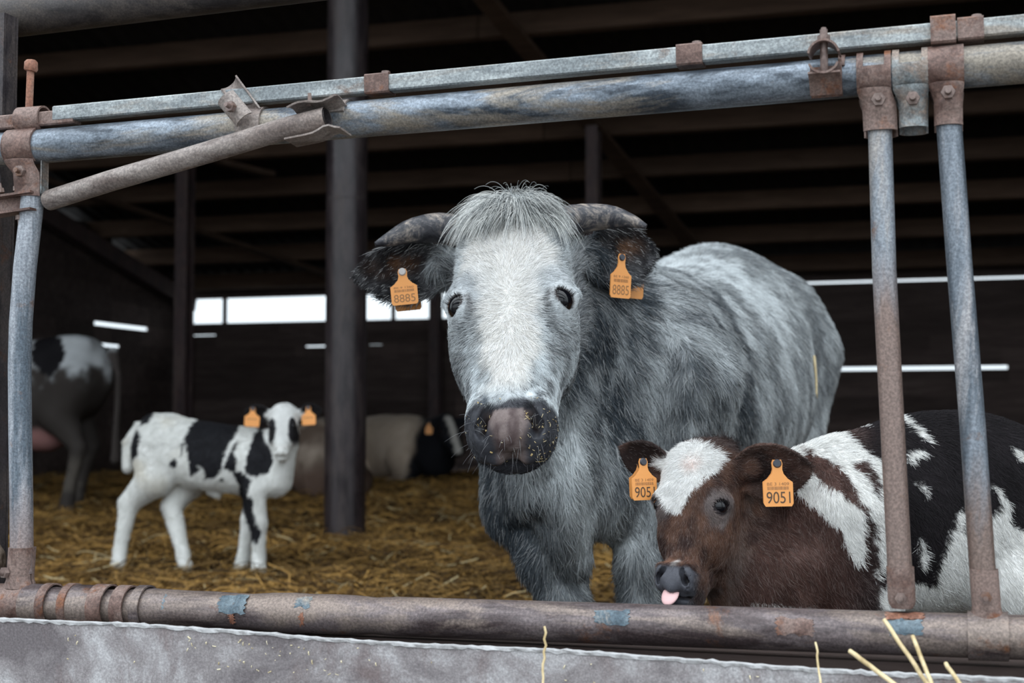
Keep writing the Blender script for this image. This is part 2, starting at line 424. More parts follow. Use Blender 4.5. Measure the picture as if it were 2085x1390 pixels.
# straw lying on the floor: real strands, nobody could count them
def straw_bed():
    n = 52000
    y = 4.6 + 12.0 * rng.random(n) ** 1.6; x = (rng.random(n) - .5) * (y * .80 + .4) - .0
    P = np.stack([x, y], 1)
    z = floor_z(P) + rng.random(n) * .03 * (1 + (rng.random(n) > .85) * 1.5)
    L = (.06 + .16 * rng.random(n)) * .5; an = rng.random(n) * np.pi; el = rng.normal(0, .22, n)
    el = np.where(rng.random(n) > .95, rng.random(n) * 1.0, el)
    d = np.stack([np.cos(an) * np.cos(el), np.sin(an) * np.cos(el), np.sin(el)], 1)
    bend = rng.normal(0, .18, (n, 3)) * L[:, None]
    C = np.stack([x, y, z], 1)
    pts = np.stack([C - d * L[:, None], C + bend, C + d * L[:, None]], 1)
    r = (.0016 + .0016 * rng.random(n)) * (.8 + y * .03)
    tone = rng.random(n)[:, None] ** 1.7
    patch = sstep(.35, .65, fbm(np.stack([x, y, 0 * x], 1), 1.3, 21, 3))[:, None]
    col = (np.array([.060, .030, .008]) * (1 - tone) + np.array([.55, .315, .090]) * tone) * (.55 + .6 * patch)
    pale = rng.random(n) > .965
    col[pale] = np.array([.62, .50, .28]) * (.7 + .4 * rng.random(pale.sum()))[:, None]
    o = strands('straw_bedding', pts, np.repeat(r[:, None], 3, 1), col, 'straw_strand')
    tag(o, 'loose golden brown straw covering the barn floor', 'straw', kind='stuff')
straw_bed()
def straw_rest():
    n = 24000; u = rng.uniform(-9.6, 7.6, n); v = rng.uniform(2.45, 16.8, n)
    x = u * math.cos(TH) + v * math.sin(TH); y = -u * math.sin(TH) + v * math.cos(TH)
    z = floor_z(np.stack([x, y], 1)) + rng.random(n) * .03; L = .04 + .08 * rng.random(n); an = rng.random(n) * np.pi
    d = np.stack([np.cos(an), np.sin(an), rng.normal(0, .2, n)], 1); C = np.stack([x, y, z], 1)
    tone = rng.random(n)[:, None] ** 1.6; col = np.array([.060, .030, .008]) * (1 - tone) + np.array([.55, .315, .090]) * tone
    o = strands('straw_bedding', np.stack([C - d * L[:, None], C + rng.normal(0, .01, (n, 3)), C + d * L[:, None]], 1), np.repeat((.002 + .002 * rng.random(n))[:, None], 3, 1), col, 'straw_strand')
    tag(o, 'thinly strewn straw reaching to the barn sides and the kerb', 'straw', kind='stuff')
straw_rest()

# ------------------------------------------------------------------ front: kerb below the barrier, steel post and beam
k = MB().box((-.7, 2.265, .115), (6, .11, .50)).put('wall_front', MATS['plank'], None, BARN)  # dark colour and height stand in for the shaded recess below the rail
tag(k, 'low kerb wall coloured dark for the shaded recess under the feed barrier', 'wall', kind='structure')
def kerb_sheet():
    us = np.linspace(-2.6, 1.4, 400); f = lambda u: .389 - .0125 * (u + 1.45)
    top = [f(u) + .004 * math.sin(u * 9) * .5 + random.uniform(-.0008, .0008) + (.0015 if random.random() > .93 else 0) for u in us]
    r = root('trim_1', (-.6, 2.08, 0), BARN); tag(r, 'worn grey kerb face with ragged pale top edge in front of the bottom rail', 'kerb', kind='structure')
    rows = [[(u, 2.085 + .0, 0.0) for u in us], [(u, 2.083, .2) for u in us], [(u, 2.08, t - .004) for u, t in zip(us, top)]]
    MB().shell(rows, .018).put('kerb_panel', MATS['kerb_face'], r, smooth=True, angle=40)
    rows = [[(u, 2.0785 + random.uniform(-.0012, .001), t - .003 - random.random() * .003) for u, t in zip(us, top)], [(u, 2.077 + random.uniform(-.001, .001), t) for u, t in zip(us, top)], [(u, 2.096, t - .0005) for u, t in zip(us, top)]]
    MB().shell(rows, .002).put('ragged_edge', MATS['kerb_edge'], r)
kerb_sheet()
o = MB().box((-1.785, 2.250, .74), (.20, .010, 1.50)).box((-1.690, 2.267, .74), (.010, .030, 1.50)).box((-1.785, 2.283, .74), (.20, .010, 1.50)).put('front_post', MATS['post_dark'], None, BARN)
tag(o, 'upright rusty steel post at the left edge behind the barrier', 'post', kind='structure')
o = MB().tube([(-2.6, 2.34, 1.495), (-1.7, 2.34, 1.513), (.9, 2.34, 1.575)], .040, 24).put('front_beam', MATS['beam_dark'], None, BARN, True, 40)
tag(o, 'thick dark steel beam crossing above the top left corner', 'beam', kind='structure')

# ------------------------------------------------------------------ the feed barrier
gate = root('feed_barrier', (-.75, 2.2, .36), BARN)
tag(gate, 'weathered steel feed barrier of clamped pipes in front of the cows', 'barrier')
T = lambda u: 1.219 + .0171 * (u + 1.654)      # centre height of the top rail
Bt = lambda u: .399 + .0085 * (u + 1.29)
RV = 2.2
MB().tube([(u, RV, T(u)) for u in np.linspace(-2.0, .6, 40)], .031, 36).put('top_rail', MATS['rail_steel'], gate, smooth=True, angle=40)
ups = np.linspace(-2.0, .6, 70)
MB().tube([(u, RV, Bt(u)) for u in ups], [.032 + (.0016 * math.sin(u * 23) + .001 * math.sin(u * 51) if u < -.9 else 0) for u in ups], 36).put('bottom_rail', MATS['lower_steel'], gate, smooth=True, angle=40)
tilt = Euler((0, -math.atan(.0171), 0)).to_matrix()
def lock(u0, u1, mat, s=.026, dz=.054, name='lock_bar', sy=None):
    um = (u0 + u1) / 2
    return MB().chamfer_box((um, RV - .004, T(um) + dz), (u1 - u0, sy or s, s), .0025, tilt).put(name, MATS[mat], gate)
lock(-1.532, .6, 'lock_steel', .0275, .054)
lock(-2.0, -1.49, 'clamp_rust', .026, .047, 'lock_bar_end')

def nut(parent, u, z, v, r=.0105, mat='bolt_rust', shank=.010, axis=(0, -1, 0), spin=.3):
    m = MB(); m.prism((u, v, z), axis, r, .008, 6, None, spin); a = Vector(axis)
    m.prism(Vector((u, v, z)) + a * .008, axis, r * .5, shank, 10, r * .42)
    c = m.put('bolt', MATS[mat], parent); c.location = (0, 0, 0); return c

for u0, u1 in ((-.925, -.882), (-.398, -.357), (.023, .060)):
    um = (u0 + u1) / 2
    o = lock(u0, u1, 'clamp_rust', .034, .054, 'bar_sleeve')
    m = MB().prism((um + .009, RV, T(um) + .0705), (0, 0, 1), .0085, .007, 10, .0075); b = m.put('bolt_head', MATS['bolt_rust'], o); b.location = (0, 0, 0)

def wrap(u0, u1, r, a0, a1, n=18, th=.0035, cz=None, cv=RV, nu=2):
    """rows of a plate bent round the top rail, from angle a0 to a1 (0 = towards the viewer, 90 = up)"""
    rows = []
    for i in range(n + 1):
        a = math.radians(a0 + (a1 - a0) * i / n)
        rows.append([(u0 + (u1 - u0) * j / nu, cv - r * math.cos(a), (cz if cz else T(u0 + (u1 - u0) * j / nu)) + r * math.sin(a)) for j in range(nu + 1)])
    return rows

def rail_clamp(u0, u1, mat, zb, w_tab, u_tab, nut_z, open_top=True, lean=0.0, label=None):
    """pipe clamp: window straps over the rail, a bulged tab below carrying the bar"""
    m = MB(); um = (u0 + u1) / 2; w = u1 - u0; sw = w * .19
    if open_top:
        m.shell(wrap(u0, u0 + sw, .0315, 200, 10), .0035); m.shell(wrap(u1 - sw, u1, .0315, 200, 10), .0035)
        m.shell(wrap(u0, u1, .0315, 12, -62), .0035)
    else:
        m.shell(wrap(u0, u1, .0315, 215, -62), .0038)
    zt = T(um) - .026
    rows = []
    N = 14; M = 12
    for i in range(N + 1):
        t = i / N; z = zt + (zb - zt) * t
        k = sstep(0, .45, np.array([t]))[0]
        hw = (w * .5 * (1 - k) + w_tab * .5 * k); uc = um + (u_tab - um) * k + lean * t
        bulge = .017 + .006 * math.exp(-((t - .45) / .22) ** 2)
        row = []
        for j in range(M + 1):
            s = -1 + 2 * j / M
            row.append((uc + hw * s, RV - .006 - bulge * math.sqrt(max(0, 1 - (abs(s) * .97) ** 2.6)) - (.012 * (1 - k) if t < .3 else 0), z))
        rows.append(row)
    m.shell(rows[::-1], .0035)
    back = [[(p[0], 2 * RV - p[1], p[2] - .006) for p in r] for r in rows]
    m.shell(back, .0035)
    c = m.put('pipe_clamp', MATS[mat], gate, smooth=True, angle=35)
    if label: c['label'] = label
    nut(c, u_tab + lean * .4, nut_z, RV - .0285)
    return c
rail_clamp(-.123, -.073, 'clamp_rust', 1.158, .050, -.092, 1.201, lean=.002, label='rusty clamp carrying the worn swing bar')
rail_clamp(-.071, -.019, 'clamp_grey', 1.160, .042, -.042, 1.199, label='grey clamp without a bar')
c3 = rail_clamp(-.020, .031, 'clamp_rust', 1.160, .041, .008, 1.205, open_top=False, label='rusty clamp holding the lock bar and outer bar')
MB().chamfer_box((.0025, RV - .006, T(0) + .055), (.036, .040, .042), .003, tilt).put('saddle', MATS['clamp_rust'], c3).location = (0, 0, 0)

# swing bars
def bar(name, pts, r, mat, label=None):
    o = MB().tube(pts, r, 28).put(name, MATS[mat], gate, smooth=True, angle=40)
    if label: o['label'] = label
    return o
bar('swing_bar', [(-.0915, RV, 1.185), (-.088, RV, .95), (-.079, RV, .70), (-.0705, RV, .455)], .0178, 'bar_worn', 'brown worn swing bar')
bar('upright_bar', [(.0075, RV, 1.185), (.020, RV, .95), (.034, RV, .72), (.048, RV, .43)], .0185, 'bar_blue', 'grey blue upright bar')
def sleeve(u, z0, z1, du, w, mat, foot=False):
    m = MB(); rows = []; N = 10
    for i in range(N + 1):
        t = i / N; z = z1 + (z0 - z1) * t; uc = u + du * t
        hw = w / 2 * (1 - .25 * max(0, (t - .82) / .18) ** 2) if not foot else w / 2 * (1 + .45 * max(0, (t - .7) / .3) ** 2)
        row = []
        for j in range(13):
            a = math.radians(-95 + 190 * j / 12)
            row.append((uc + hw * math.sin(a), RV - .004 - w / 2 * math.cos(a) * (1 - (.35 * max(0, t - .3) if not foot else .1 * t)), z))
        rows.append(row)
    m.shell(rows[::-1], .003)
    m.shell([[(p[0], 2 * RV - p[1], p[2]) for p in r] for r in rows], .003)
    c = m.put('bar_sleeve', MATS[mat], gate, smooth=True, angle=35)
    return c
c = sleeve(-.0715, .447, .507, .002, .040, 'clamp_rust'); nut(c, -.0705, .464, RV - .0235, .0085)
c = sleeve(.046, .432, .507, .004, .0405, 'clamp_rust', True); nut(c, .0475, .469, RV - .0265, .009)
def collar(u0, u1, r, mat, a0=0, a1=360):
    rows = []
    for i in range(31):
        a = math.radians(a0 + (a1 - a0) * i / 30)
        rows.append([(u, RV - r * math.cos(a), Bt(u) + r * math.sin(a)) for u in (u0, u1)])
    return MB().shell(rows[::-1], .003).put('rail_collar', MATS[mat], gate, smooth=True, angle=35)
collar(.022, .078, .033, 'lower_steel', -70, 250)
for u0, u1, r, m_, a0, a1 in ((-1.72, -1.575, .0325, 'clamp_rust', -75, 250), (-1.575, -1.537, .0335, 'lower_steel', -60, 240), (-1.537, -1.520, .0355, 'clamp_rust', -80, 260), (-1.492, -1.477, .0365, 'clamp_rust', -85, 265),
        (-1.477, -1.434, .0340, 'lower_steel', -70, 250), (-1.434, -1.405, .0365, 'clamp_rust', -40, 240), (-1.388, -1.363, .0355, 'clamp_rust', -50, 240), (-1.349, -1.331, .0365, 'lower_steel', -85, 265)):
    collar(u0, u1, r, m_, a0, a1)
for u0, u1 in ((-1.477, -1.434), (-1.395, -1.331)):
    MB().box(((u0 + u1) / 2, RV - .028, Bt(u0) - .036), (u1 - u0, .016, .020)).put('weld_block', MATS['lower_steel'], gate)
def paint(u0, u1, a0, a1, mat):
    """flakes of old paint left on the bottom rail, ragged edge"""
    n = 14; rows = []
    for i in range(n + 1):
        t = i / n; j0 = random.uniform(-.003, .003) ; row = []
        for j in range(9):
            s = j / 8; e = random.uniform(-6, 6) if i in (0, n) else 0
            a = math.radians(a0 + (a1 - a0) * t + e); u = u0 + (u1 - u0) * s + (random.uniform(-.003, .003) if j in (0, 8) else 0)
            row.append((u, RV - .0325 * math.cos(a), Bt(u) + .0325 * math.sin(a)))
        rows.append(row)
    MB().shell(rows[::-1], .0006).put('paint_flake', MATS[mat], gate, smooth=True, angle=50)
for u0, u1, a0, a1, m_ in ((-1.325, -1.285, 5, 60, 'blue_paint'), (-1.181, -1.131, 0, 60, 'blue_paint'), (-1.063, -1.014, 25, 62, 'blue_paint'), (-.529, -.475, 8, 48, 'blue_paint'), (-.251, -.196, -5, 40, 'clamp_rust'), (-.088, -.041, 5, 45, 'blue_paint'), (-.092, -.039, 47, 75, 'rod_rust'), (-1.16, -1.15, -30, 0, 'rod_rust'), (-1.03, -1.022, -30, 10, 'rod_rust')):
    paint(u0, u1, a0, a1, m_)

# left end: clamp, upright bent bar, foot socket, locking rod
c = rail_clamp(-1.628, -1.567, 'clamp_rust', 1.128, .054, -1.587, 1.171, open_top=False, label='rusty clamp at the left end of the top rail')
MB().shell(wrap(-1.612, -1.560, .021, 200, -60, cz=T(-1.6) + .050), .0035).put('saddle', MATS['clamp_rust'], c, smooth=True, angle=35).location = (0, 0, 0)
bar('upright_bar', [(-1.580, RV, 1.16), (-1.585, RV, 1.10), (-1.596, RV, 1.0), (-1.6025, RV, .90), (-1.603, RV, .82), (-1.599, RV, .70), (-1.594, RV, .58), (-1.590, RV, .45)], .0205, 'bar_pale', 'pale bent upright bar at the left end')
c = sleeve(-1.590, .425, .497, -.004, .044, 'clamp_rust', True); nut(c, -1.606, .454, RV - .022, .010, axis=(-.35, -.94, 0))
m = MB().tube([(-1.593, RV - .002, 1.265), (-1.5905, RV - .002, 1.366)], .0068, 14); o = m.put('locking_rod', MATS['rod_rust'], gate, smooth=True, angle=40)
MB().tube([(-1.5905, RV - .002, 1.360), (-1.590, RV - .002, 1.363), (-1.590, RV - .002, 1.376), (-1.590, RV - .002, 1.380)], [.0105, .0125, .0120, .0085], 16).put('rod_cap', MATS['rod_rust'], o, smooth=True, angle=40).location = (0, 0, 0)
# diagonal brace with its flattened clamps
br = [(-1.63, RV - .012, 1.112), (-1.552, RV + .006, 1.122), (-1.40, RV - .038, 1.142), (-1.2, RV - .050, 1.180), (-1.05, RV - .056, 1.211), (-.975, RV - .058, 1.2235)]
o = MB().tube(br[1:], .0185, 26, cap=False).put('brace_bar', MATS['brace_steel'], gate, smooth=True, angle=40); o['label'] = 'slanting brown brace pipe'
MB().tube([Vector(br[-1]) - Vector((.08, 0, .0155)), Vector(br[-1]) + Vector((.001, 0, .0003))], .0155, 20, cap=False).put('pipe_mouth', MATS['post_dark'], o, smooth=True).location = (0, 0, 0)
m = MB()
m.shell([[(-1.655 + .088 * j / 6, RV - .030 + .006 * i, 1.133 - .004 + .0012 * j) for j in range(7)] for i in range(7)], .004)
m.shell([[(-1.655 + .088 * j / 6, RV - .030 + .006 * i, 1.098 + .0012 * j) for j in range(7)] for i in range(7)], .004)
m.shell([[(-1.650 + .08 * j / 6, RV - .008 + 0 * i, 1.100 + .006 * i) for j in range(7)] for i in range(6)], .004)
c = m.put('end_clamp', MATS['clamp_rust'], gate, smooth=True, angle=35)
nut(c, -1.607, 1.139, RV - .012, .008, axis=(0, 0, 1)); nut(c, -1.636, 1.136, RV - .018, .0065, axis=(-.2, 0, 1)); nut(c, -1.60, 1.094, RV - .012, .008, axis=(0, 0, -1))
# side plate of the left clamp
MB().shell([[(-1.5585, RV - .012 + .004 * j, 1.195 - .0105 * i) for j in range(6)] for i in range(7)], .003).put('clamp_plate', MATS['clamp_grey'], gate, smooth=True)

# open clamp on the rail where a bar is missing (tilted up to the left)
def trough(p0, p1, r, a0, a1, n=14, front=Vector((0, -1, 0)), flare=0.0):
    p0, p1 = Vector(p0), Vector(p1); ax = (p1 - p0).normalized(); f = (front - ax * front.dot(ax)).normalized(); s = ax.cross(f)
    rows = []
    for k in range(7):
        t = k / 6; c = p0.lerp(p1, t); rr = r * (1 + flare * t)
        rows.append([c + (f * math.cos(math.radians(a0 + (a1 - a0) * i / n)) + s * math.sin(math.radians(a0 + (a1 - a0) * i / n))) * rr for i in range(n + 1)])
    return rows
m = MB()
m.shell(wrap(-1.158, -1.113, .0315, 100, -55), .0035)
m.shell(trough((-1.136, RV - .036, 1.234), (-1.170, RV - .040, 1.274), .019, -75, 75), .003)
m.shell(trough((-1.130, RV - .028, 1.245), (-1.178, RV - .026, 1.306), .020, 105, 255), .003)
c = m.put('open_clamp', MATS['brace_steel'], gate, smooth=True, angle=35); c['label'] = 'bent open clamp pointing up to the left'
nut(c, -1.149, 1.252, RV - .060, .0095, axis=(-.2, -.9, .1)); nut(c, -1.121, 1.276, RV - .010, .006, axis=(.3, 0, 1))
# flared clamp at the right end of the brace
m = MB()
m.shell(wrap(-1.005, -.957, .0315, 110, 15), .0035)
m.shell([[(-1.04 + .085 * j / 8, RV - .078 + .012 * i, 1.2245 + .0165 + .0018 * j + .005 * math.sin(i * .9 + .3) + (.004 * math.sin(j * .8))) for j in range(9)] for i in range(6)], .003)
m.shell([[(-1.04 + .10 * j / 10, RV - .085 + .012 * i, 1.189 + .0012 * j + (.009 * math.exp(-((j - 7.5) / 1.6) ** 2)) - .001 * i) for j in range(11)] for i in range(5)], .003)
c = m.put('flared_clamp', MATS['brace_steel'], gate, smooth=True, angle=35); c['label'] = 'flared clamp at the upper end of the brace'
nut(c, -1.012, 1.248, RV - .045, .0075, axis=(0, -.15, 1), shank=.014)
# ring clamp seen end on
m = MB()
m.shell(trough((-.168, RV - .026, 1.266), (-.168, RV - .075, 1.264), .024, -80, 80, front=Vector((0, 0, 1))), .0032)
m.shell(trough((-.168, RV - .026, 1.262), (-.168, RV - .075, 1.260), .024, 112, 248, front=Vector((0, 0, 1))), .0032)
m.shell(wrap(-.191, -.144, .0315, 20, -65), .0035); m.shell(wrap(-.150, -.140, .0315, 95, 20), .003)
m.shell([[(-.191 + .047 * j / 4, RV - .072 + .010 * i, 1.240 - .004 * i * i * .4) for j in range(5)] for i in range(5)], .003)
c = m.put('ring_clamp', MATS['clamp_rust'], gate, smooth=True, angle=35); c['label'] = 'open ring clamp with a bolt standing in it'
b = MB().tube([(-.168, RV - .060, 1.236), (-.168, RV - .060, 1.305)], .0058, 12).put('bolt_shank', MATS['bolt_rust'], c, smooth=True, angle=40); b.location = (0, 0, 0)
nut(c, -.168, 1.288, RV - .060, .0095, axis=(0, 0, 1), shank=.012)

# mud lump against the left socket
def lump(name, c, s, mat, seed, label, cat):
    import bmesh
    bm = bmesh.new(); bmesh.ops.create_icosphere(bm, subdivisions=4, radius=1)
    P = np.array([v.co[:] for v in bm.verts]); d = 1 + .5 * (fbm(P, 1.6, seed, 4) - .5) + .2 * (fbm(P, 6, seed + 9, 3) - .5)
    for v, k in zip(bm.verts, d): v.co = Vector((c[0] + v.co.x * k * s[0], c[1] + v.co.y * k * s[1], c[2] + v.co.z * k * s[2]))
    me = bpy.data.meshes.new(name); bm.to_mesh(me); bm.free()
    o = put(name, me, MATS[mat], None, BARN, True); tag(o, label, cat); return o
lump('mud_clod', (-1.668, RV + .002, .474), (.034, .028, .038), 'mud', 5, 'dried brown mud clod on the bottom rail by the left upright', 'mud')
# ------------------------------------------------------------------ animals: continuous bodies grown from smooth distance fields
V3 = lambda *a: np.array(a, dtype=float)
def unit(v): v = np.asarray(v, float); return v / np.linalg.norm(v)
def smin(a, b, k):
    h = np.maximum(k - np.abs(a - b), 0) / k; return np.minimum(a, b) - h * h * k * .25
def smax(a, b, k): return -smin(-a, -b, k)
def cone(P, a, b, ra, rb):
    a = np.asarray(a, float); d = np.asarray(b, float) - a; q = P - a
    h = np.clip(q @ d / (d @ d), 0, 1)
    return np.linalg.norm(q - h[:, None] * d, axis=1) - (ra + (rb - ra) * h)
def ell(P, c, r, R=None):
    q = P - np.asarray(c, float)
    if R is not None: q = q @ np.asarray(R, float).T       # rows of R are the local axes
    r = np.asarray(r, float); k0 = np.linalg.norm(q / r, axis=1); k1 = np.linalg.norm(q / (r * r), axis=1) + 1e-9
    return k0 * (k0 - 1) / k1
def dense(ts, vals, n=160):
    ts = np.asarray(ts, float); vals = np.asarray(vals, float)
    m = np.gradient(vals, ts); x = np.linspace(ts[0], ts[-1], n); i = np.clip(np.searchsorted(ts, x) - 1, 0, len(ts) - 2)
    h = ts[i + 1] - ts[i]; s = (x - ts[i]) / h
    return x, (2 * s**3 - 3 * s**2 + 1) * vals[i] + (s**3 - 2 * s**2 + s) * h * m[i] + (-2 * s**3 + 3 * s**2) * vals[i + 1] + (s**3 - s**2) * h * m[i + 1]
def loft(x, t, y, ts, w, top, bot, n=2.4, bias=.5, cx=None):
    """body of varying section along t: half width w, between bot and top in y"""
    T_, W_ = dense(ts, w); _, A_ = dense(ts, top); _, B_ = dense(ts, bot)
    tt = np.clip(t, ts[0], ts[-1]); w = np.interp(tt, T_, W_); a = np.interp(tt, T_, A_); b = np.interp(tt, T_, B_)
    c = a - (a - b) * bias; hu = np.maximum(a - c, 1e-3); hd = np.maximum(c - b, 1e-3)
    x0 = 0 if cx is None else np.interp(tt, T_, dense(ts, cx)[1])
    xx = np.abs(x - x0) / np.maximum(w, 1e-3); yy = np.where(y > c, (y - c) / hu, (c - y) / hd)
    r = (xx ** n + yy ** n) ** (1 / n)
    d = (r - 1) * np.minimum(np.maximum(w, 1e-3), np.where(y > c, hu, hd))
    e = np.maximum(ts[0] - t, t - ts[-1])
    return np.where(e > 0, np.sqrt(np.maximum(d, 0) ** 2 + np.maximum(e, 0) ** 2), d)
def chain(P, pts, rs, k=.02):
    d = None
    for i in range(len(pts) - 1):
        c = cone(P, pts[i], pts[i + 1], rs[i], rs[i + 1]); d = c if d is None else smin(d, c, k)
    return d

def axis_lines(lo, hi, h, fine=None, hf=None):
    """grid lines from lo to hi, spacing h, finer spacing hf inside fine=(a,b)"""
    xs = [lo]
    while xs[-1] < hi:
        x = xs[-1]; s = h
        if fine:
            dd = max(fine[0] - x, x - fine[1], 0); s = min(h, hf + dd * .25)
        xs.append(x + s)
    return np.array(xs)

def polygonize(fn, xs, ys, zs, B=6):
    """surface nets on a rectilinear grid; only blocks near the surface are sampled"""
    nx, ny, nz = len(xs), len(ys), len(zs)
    bx, by, bz = [np.arange(0, n, B) for n in (nx, ny, nz)]
    mid = lambda a, b: (a[b] + a[np.minimum(b + B, len(a) - 1)]) / 2
    half = lambda a, b: (a[np.minimum(b + B, len(a) - 1)] - a[b]) / 2
    C = np.stack(np.meshgrid(mid(xs, bx), mid(ys, by), mid(zs, bz), indexing='ij'), -1).reshape(-1, 3)
    Hh = np.stack(np.meshgrid(half(xs, bx), half(ys, by), half(zs, bz), indexing='ij'), -1).reshape(-1, 3)
    d = fn(C); act = (np.abs(d) < np.linalg.norm(Hh, axis=1) * 1.5 + .02).reshape(len(bx), len(by), len(bz))
    sg = np.where(d > 0, 1., -1.).reshape(act.shape)
    up = lambda a: np.repeat(np.repeat(np.repeat(a, B, 0), B, 1), B, 2)[:nx, :ny, :nz]
    F = up(sg).astype(np.float64); M = up(act)
    M2 = M.copy()
    for ax in range(3): M2 |= np.roll(M2, 1, ax)
    idx = np.argwhere(M2)
    for s in range(0, len(idx), 400000):
        q = idx[s:s + 400000]
        F[q[:, 0], q[:, 1], q[:, 2]] = fn(np.stack([xs[q[:, 0]], ys[q[:, 1]], zs[q[:, 2]]], 1))
    S = F < 0
    c8 = [S[i:nx - 1 + i, j:ny - 1 + j, k:nz - 1 + k] for i in (0, 1) for j in (0, 1) for k in (0, 1)]
    cnt = sum(c.astype(np.int8) for c in c8)
    cells = np.argwhere((cnt > 0) & (cnt < 8)); vid = -np.ones((nx - 1, ny - 1, nz - 1), np.int64)
    vid[cells[:, 0], cells[:, 1], cells[:, 2]] = np.arange(len(cells))
    acc = np.zeros((len(cells), 3)); num = np.zeros(len(cells)); ax = (xs, ys, zs)
    for a in range(3):
        o = [b for b in range(3) if b != a]
        for p in (0, 1):
            for q in (0, 1):
                i0 = cells.copy(); i0[:, o[0]] += p; i0[:, o[1]] += q; i1 = i0.copy(); i1[:, a] += 1
                f0 = F[i0[:, 0], i0[:, 1], i0[:, 2]]; f1 = F[i1[:, 0], i1[:, 1], i1[:, 2]]; x = (f0 < 0) != (f1 < 0)
                t = f0 / np.where(x, f0 - f1, 1)
                P0 = np.stack([ax[b][i0[:, b]] for b in range(3)], 1); P1 = np.stack([ax[b][i1[:, b]] for b in range(3)], 1)
                acc += np.where(x[:, None], P0 + t[:, None] * (P1 - P0), 0); num += x
    verts = acc / num[:, None]; quads = []
    for a in range(3):
        o = [b for b in range(3) if b != a]
        sl0 = [slice(None)] * 3; sl1 = [slice(None)] * 3; sl0[a] = slice(0, -1); sl1[a] = slice(1, None)
        e = np.argwhere(S[tuple(sl0)] != S[tuple(sl1)]); e = e[(e[:, o[0]] > 0) & (e[:, o[1]] > 0)]
        ins = S[e[:, 0], e[:, 1], e[:, 2]]; vs = []
        for p, q in ((1, 1), (0, 1), (0, 0), (1, 0)):
            c = e.copy(); c[:, o[0]] -= p; c[:, o[1]] -= q
            c = np.minimum(c, np.array(vid.shape) - 1); vs.append(vid[c[:, 0], c[:, 1], c[:, 2]])
        f = np.stack(vs, 1); flip = ins if a != 1 else ~ins
        f[~flip] = f[~flip][:, ::-1]; quads.append(f)
    Q = np.concatenate(quads); Q = Q[(Q >= 0).all(1)]
    return verts, Q

def smooth_mesh(V, Q, it=2, lam=.5):
    n = len(V); e = np.concatenate([Q[:, [0, 1]], Q[:, [1, 2]], Q[:, [2, 3]], Q[:, [3, 0]]])
    for k in range(it * 2):
        l = lam if k % 2 == 0 else -lam * 1.04
        s = np.zeros_like(V); c = np.zeros(n)
        for d in range(3):
            s[:, d] = np.bincount(e[:, 0], V[e[:, 1], d], n) + np.bincount(e[:, 1], V[e[:, 0], d], n)
        c = np.bincount(e[:, 0], minlength=n) + np.bincount(e[:, 1], minlength=n)
        V = V + l * (s / np.maximum(c, 1)[:, None] - V)
    return V
def vert_normals(V, Q):
    fn = np.cross(V[Q[:, 2]] - V[Q[:, 0]], V[Q[:, 3]] - V[Q[:, 1]]); N = np.zeros_like(V)
    for k in range(4):
        for d in range(3): N[:, d] += np.bincount(Q[:, k], fn[:, d], len(V))
    return N / (np.linalg.norm(N, axis=1)[:, None] + 1e-12), np.linalg.norm(fn, axis=1) * .5

def coat_mat(name, rough=.7):
    m, nt, b = new_mat(name, rough, 0, .12)
    a = nt.nodes.new('ShaderNodeAttribute'); a.attribute_name = 'coat'
    v = mapping(nt)
    n = noise(nt, v, 190, 4, .7)
    c = mix(nt, .35, a.outputs['Color'], ramp(nt, [(.3, (.3, .3, .3)), (.7, (.7, .7, .7))], n), 'OVERLAY')
    nt.links.new(c, b.inputs['Base Color'])
    al = nt.nodes.new('ShaderNodeAttribute'); al.attribute_name = 'wet'
    rr = nt.nodes.new('ShaderNodeMapRange'); rr.inputs['To Min'].default_value = rough; rr.inputs['To Max'].default_value = .24
    nt.links.new(al.outputs['Fac'], rr.inputs[0]); nt.links.new(rr.outputs[0], b.inputs['Roughness'])
    bump(nt, b, n, .25, .002)
    return m
coat_mat('coat_skin')

def body_mesh(name, fn, grid, coat, parent, smooth=2):
    """coat(P, N) -> colour (n,3), wetness (n)"""
    V, Q = polygonize(fn, *grid); V = smooth_mesh(V, Q, smooth)
    N, A = vert_normals(V, Q)
    col, wet = coat(V, N)
    me = bpy.data.meshes.new(name)
    me.vertices.add(len(V)); me.vertices.foreach_set('co', V.astype(np.float32).ravel())
    me.loops.add(Q.size); me.loops.foreach_set('vertex_index', Q.astype(np.int32).ravel())
    me.polygons.add(len(Q)); me.polygons.foreach_set('loop_start', np.arange(0, Q.size, 4, dtype=np.int32))
    me.update(calc_edges=True); me.validate()
    a = me.color_attributes.new('coat', 'FLOAT_COLOR', 'POINT'); a.data.foreach_set('color', np.concatenate([col, np.ones((len(V), 1))], 1).astype(np.float32).ravel())
    a = me.attributes.new('wet', 'FLOAT', 'POINT'); a.data.foreach_set('value', wet.astype(np.float32))
    o = put(name, me, MATS['coat_skin'], parent, smooth=True)
    return o, V, Q, N, A

def sample(V, Q, N, A, weight, n, r):
    """random points on the quads, chosen by area times weight"""
    c = V[Q].mean(1); w = A * weight(c); w = w / w.sum()
    f = r.choice(len(Q), n, p=w); a, b = r.random(n), r.random(n)
    k = np.stack([(1 - a) * (1 - b), a * (1 - b), a * b, (1 - a) * b], 1)[..., None]
    P = (V[Q[f]] * k).sum(1); M = (N[Q[f]] * k).sum(1); return P, M / (np.linalg.norm(M, axis=1)[:, None] + 1e-9)

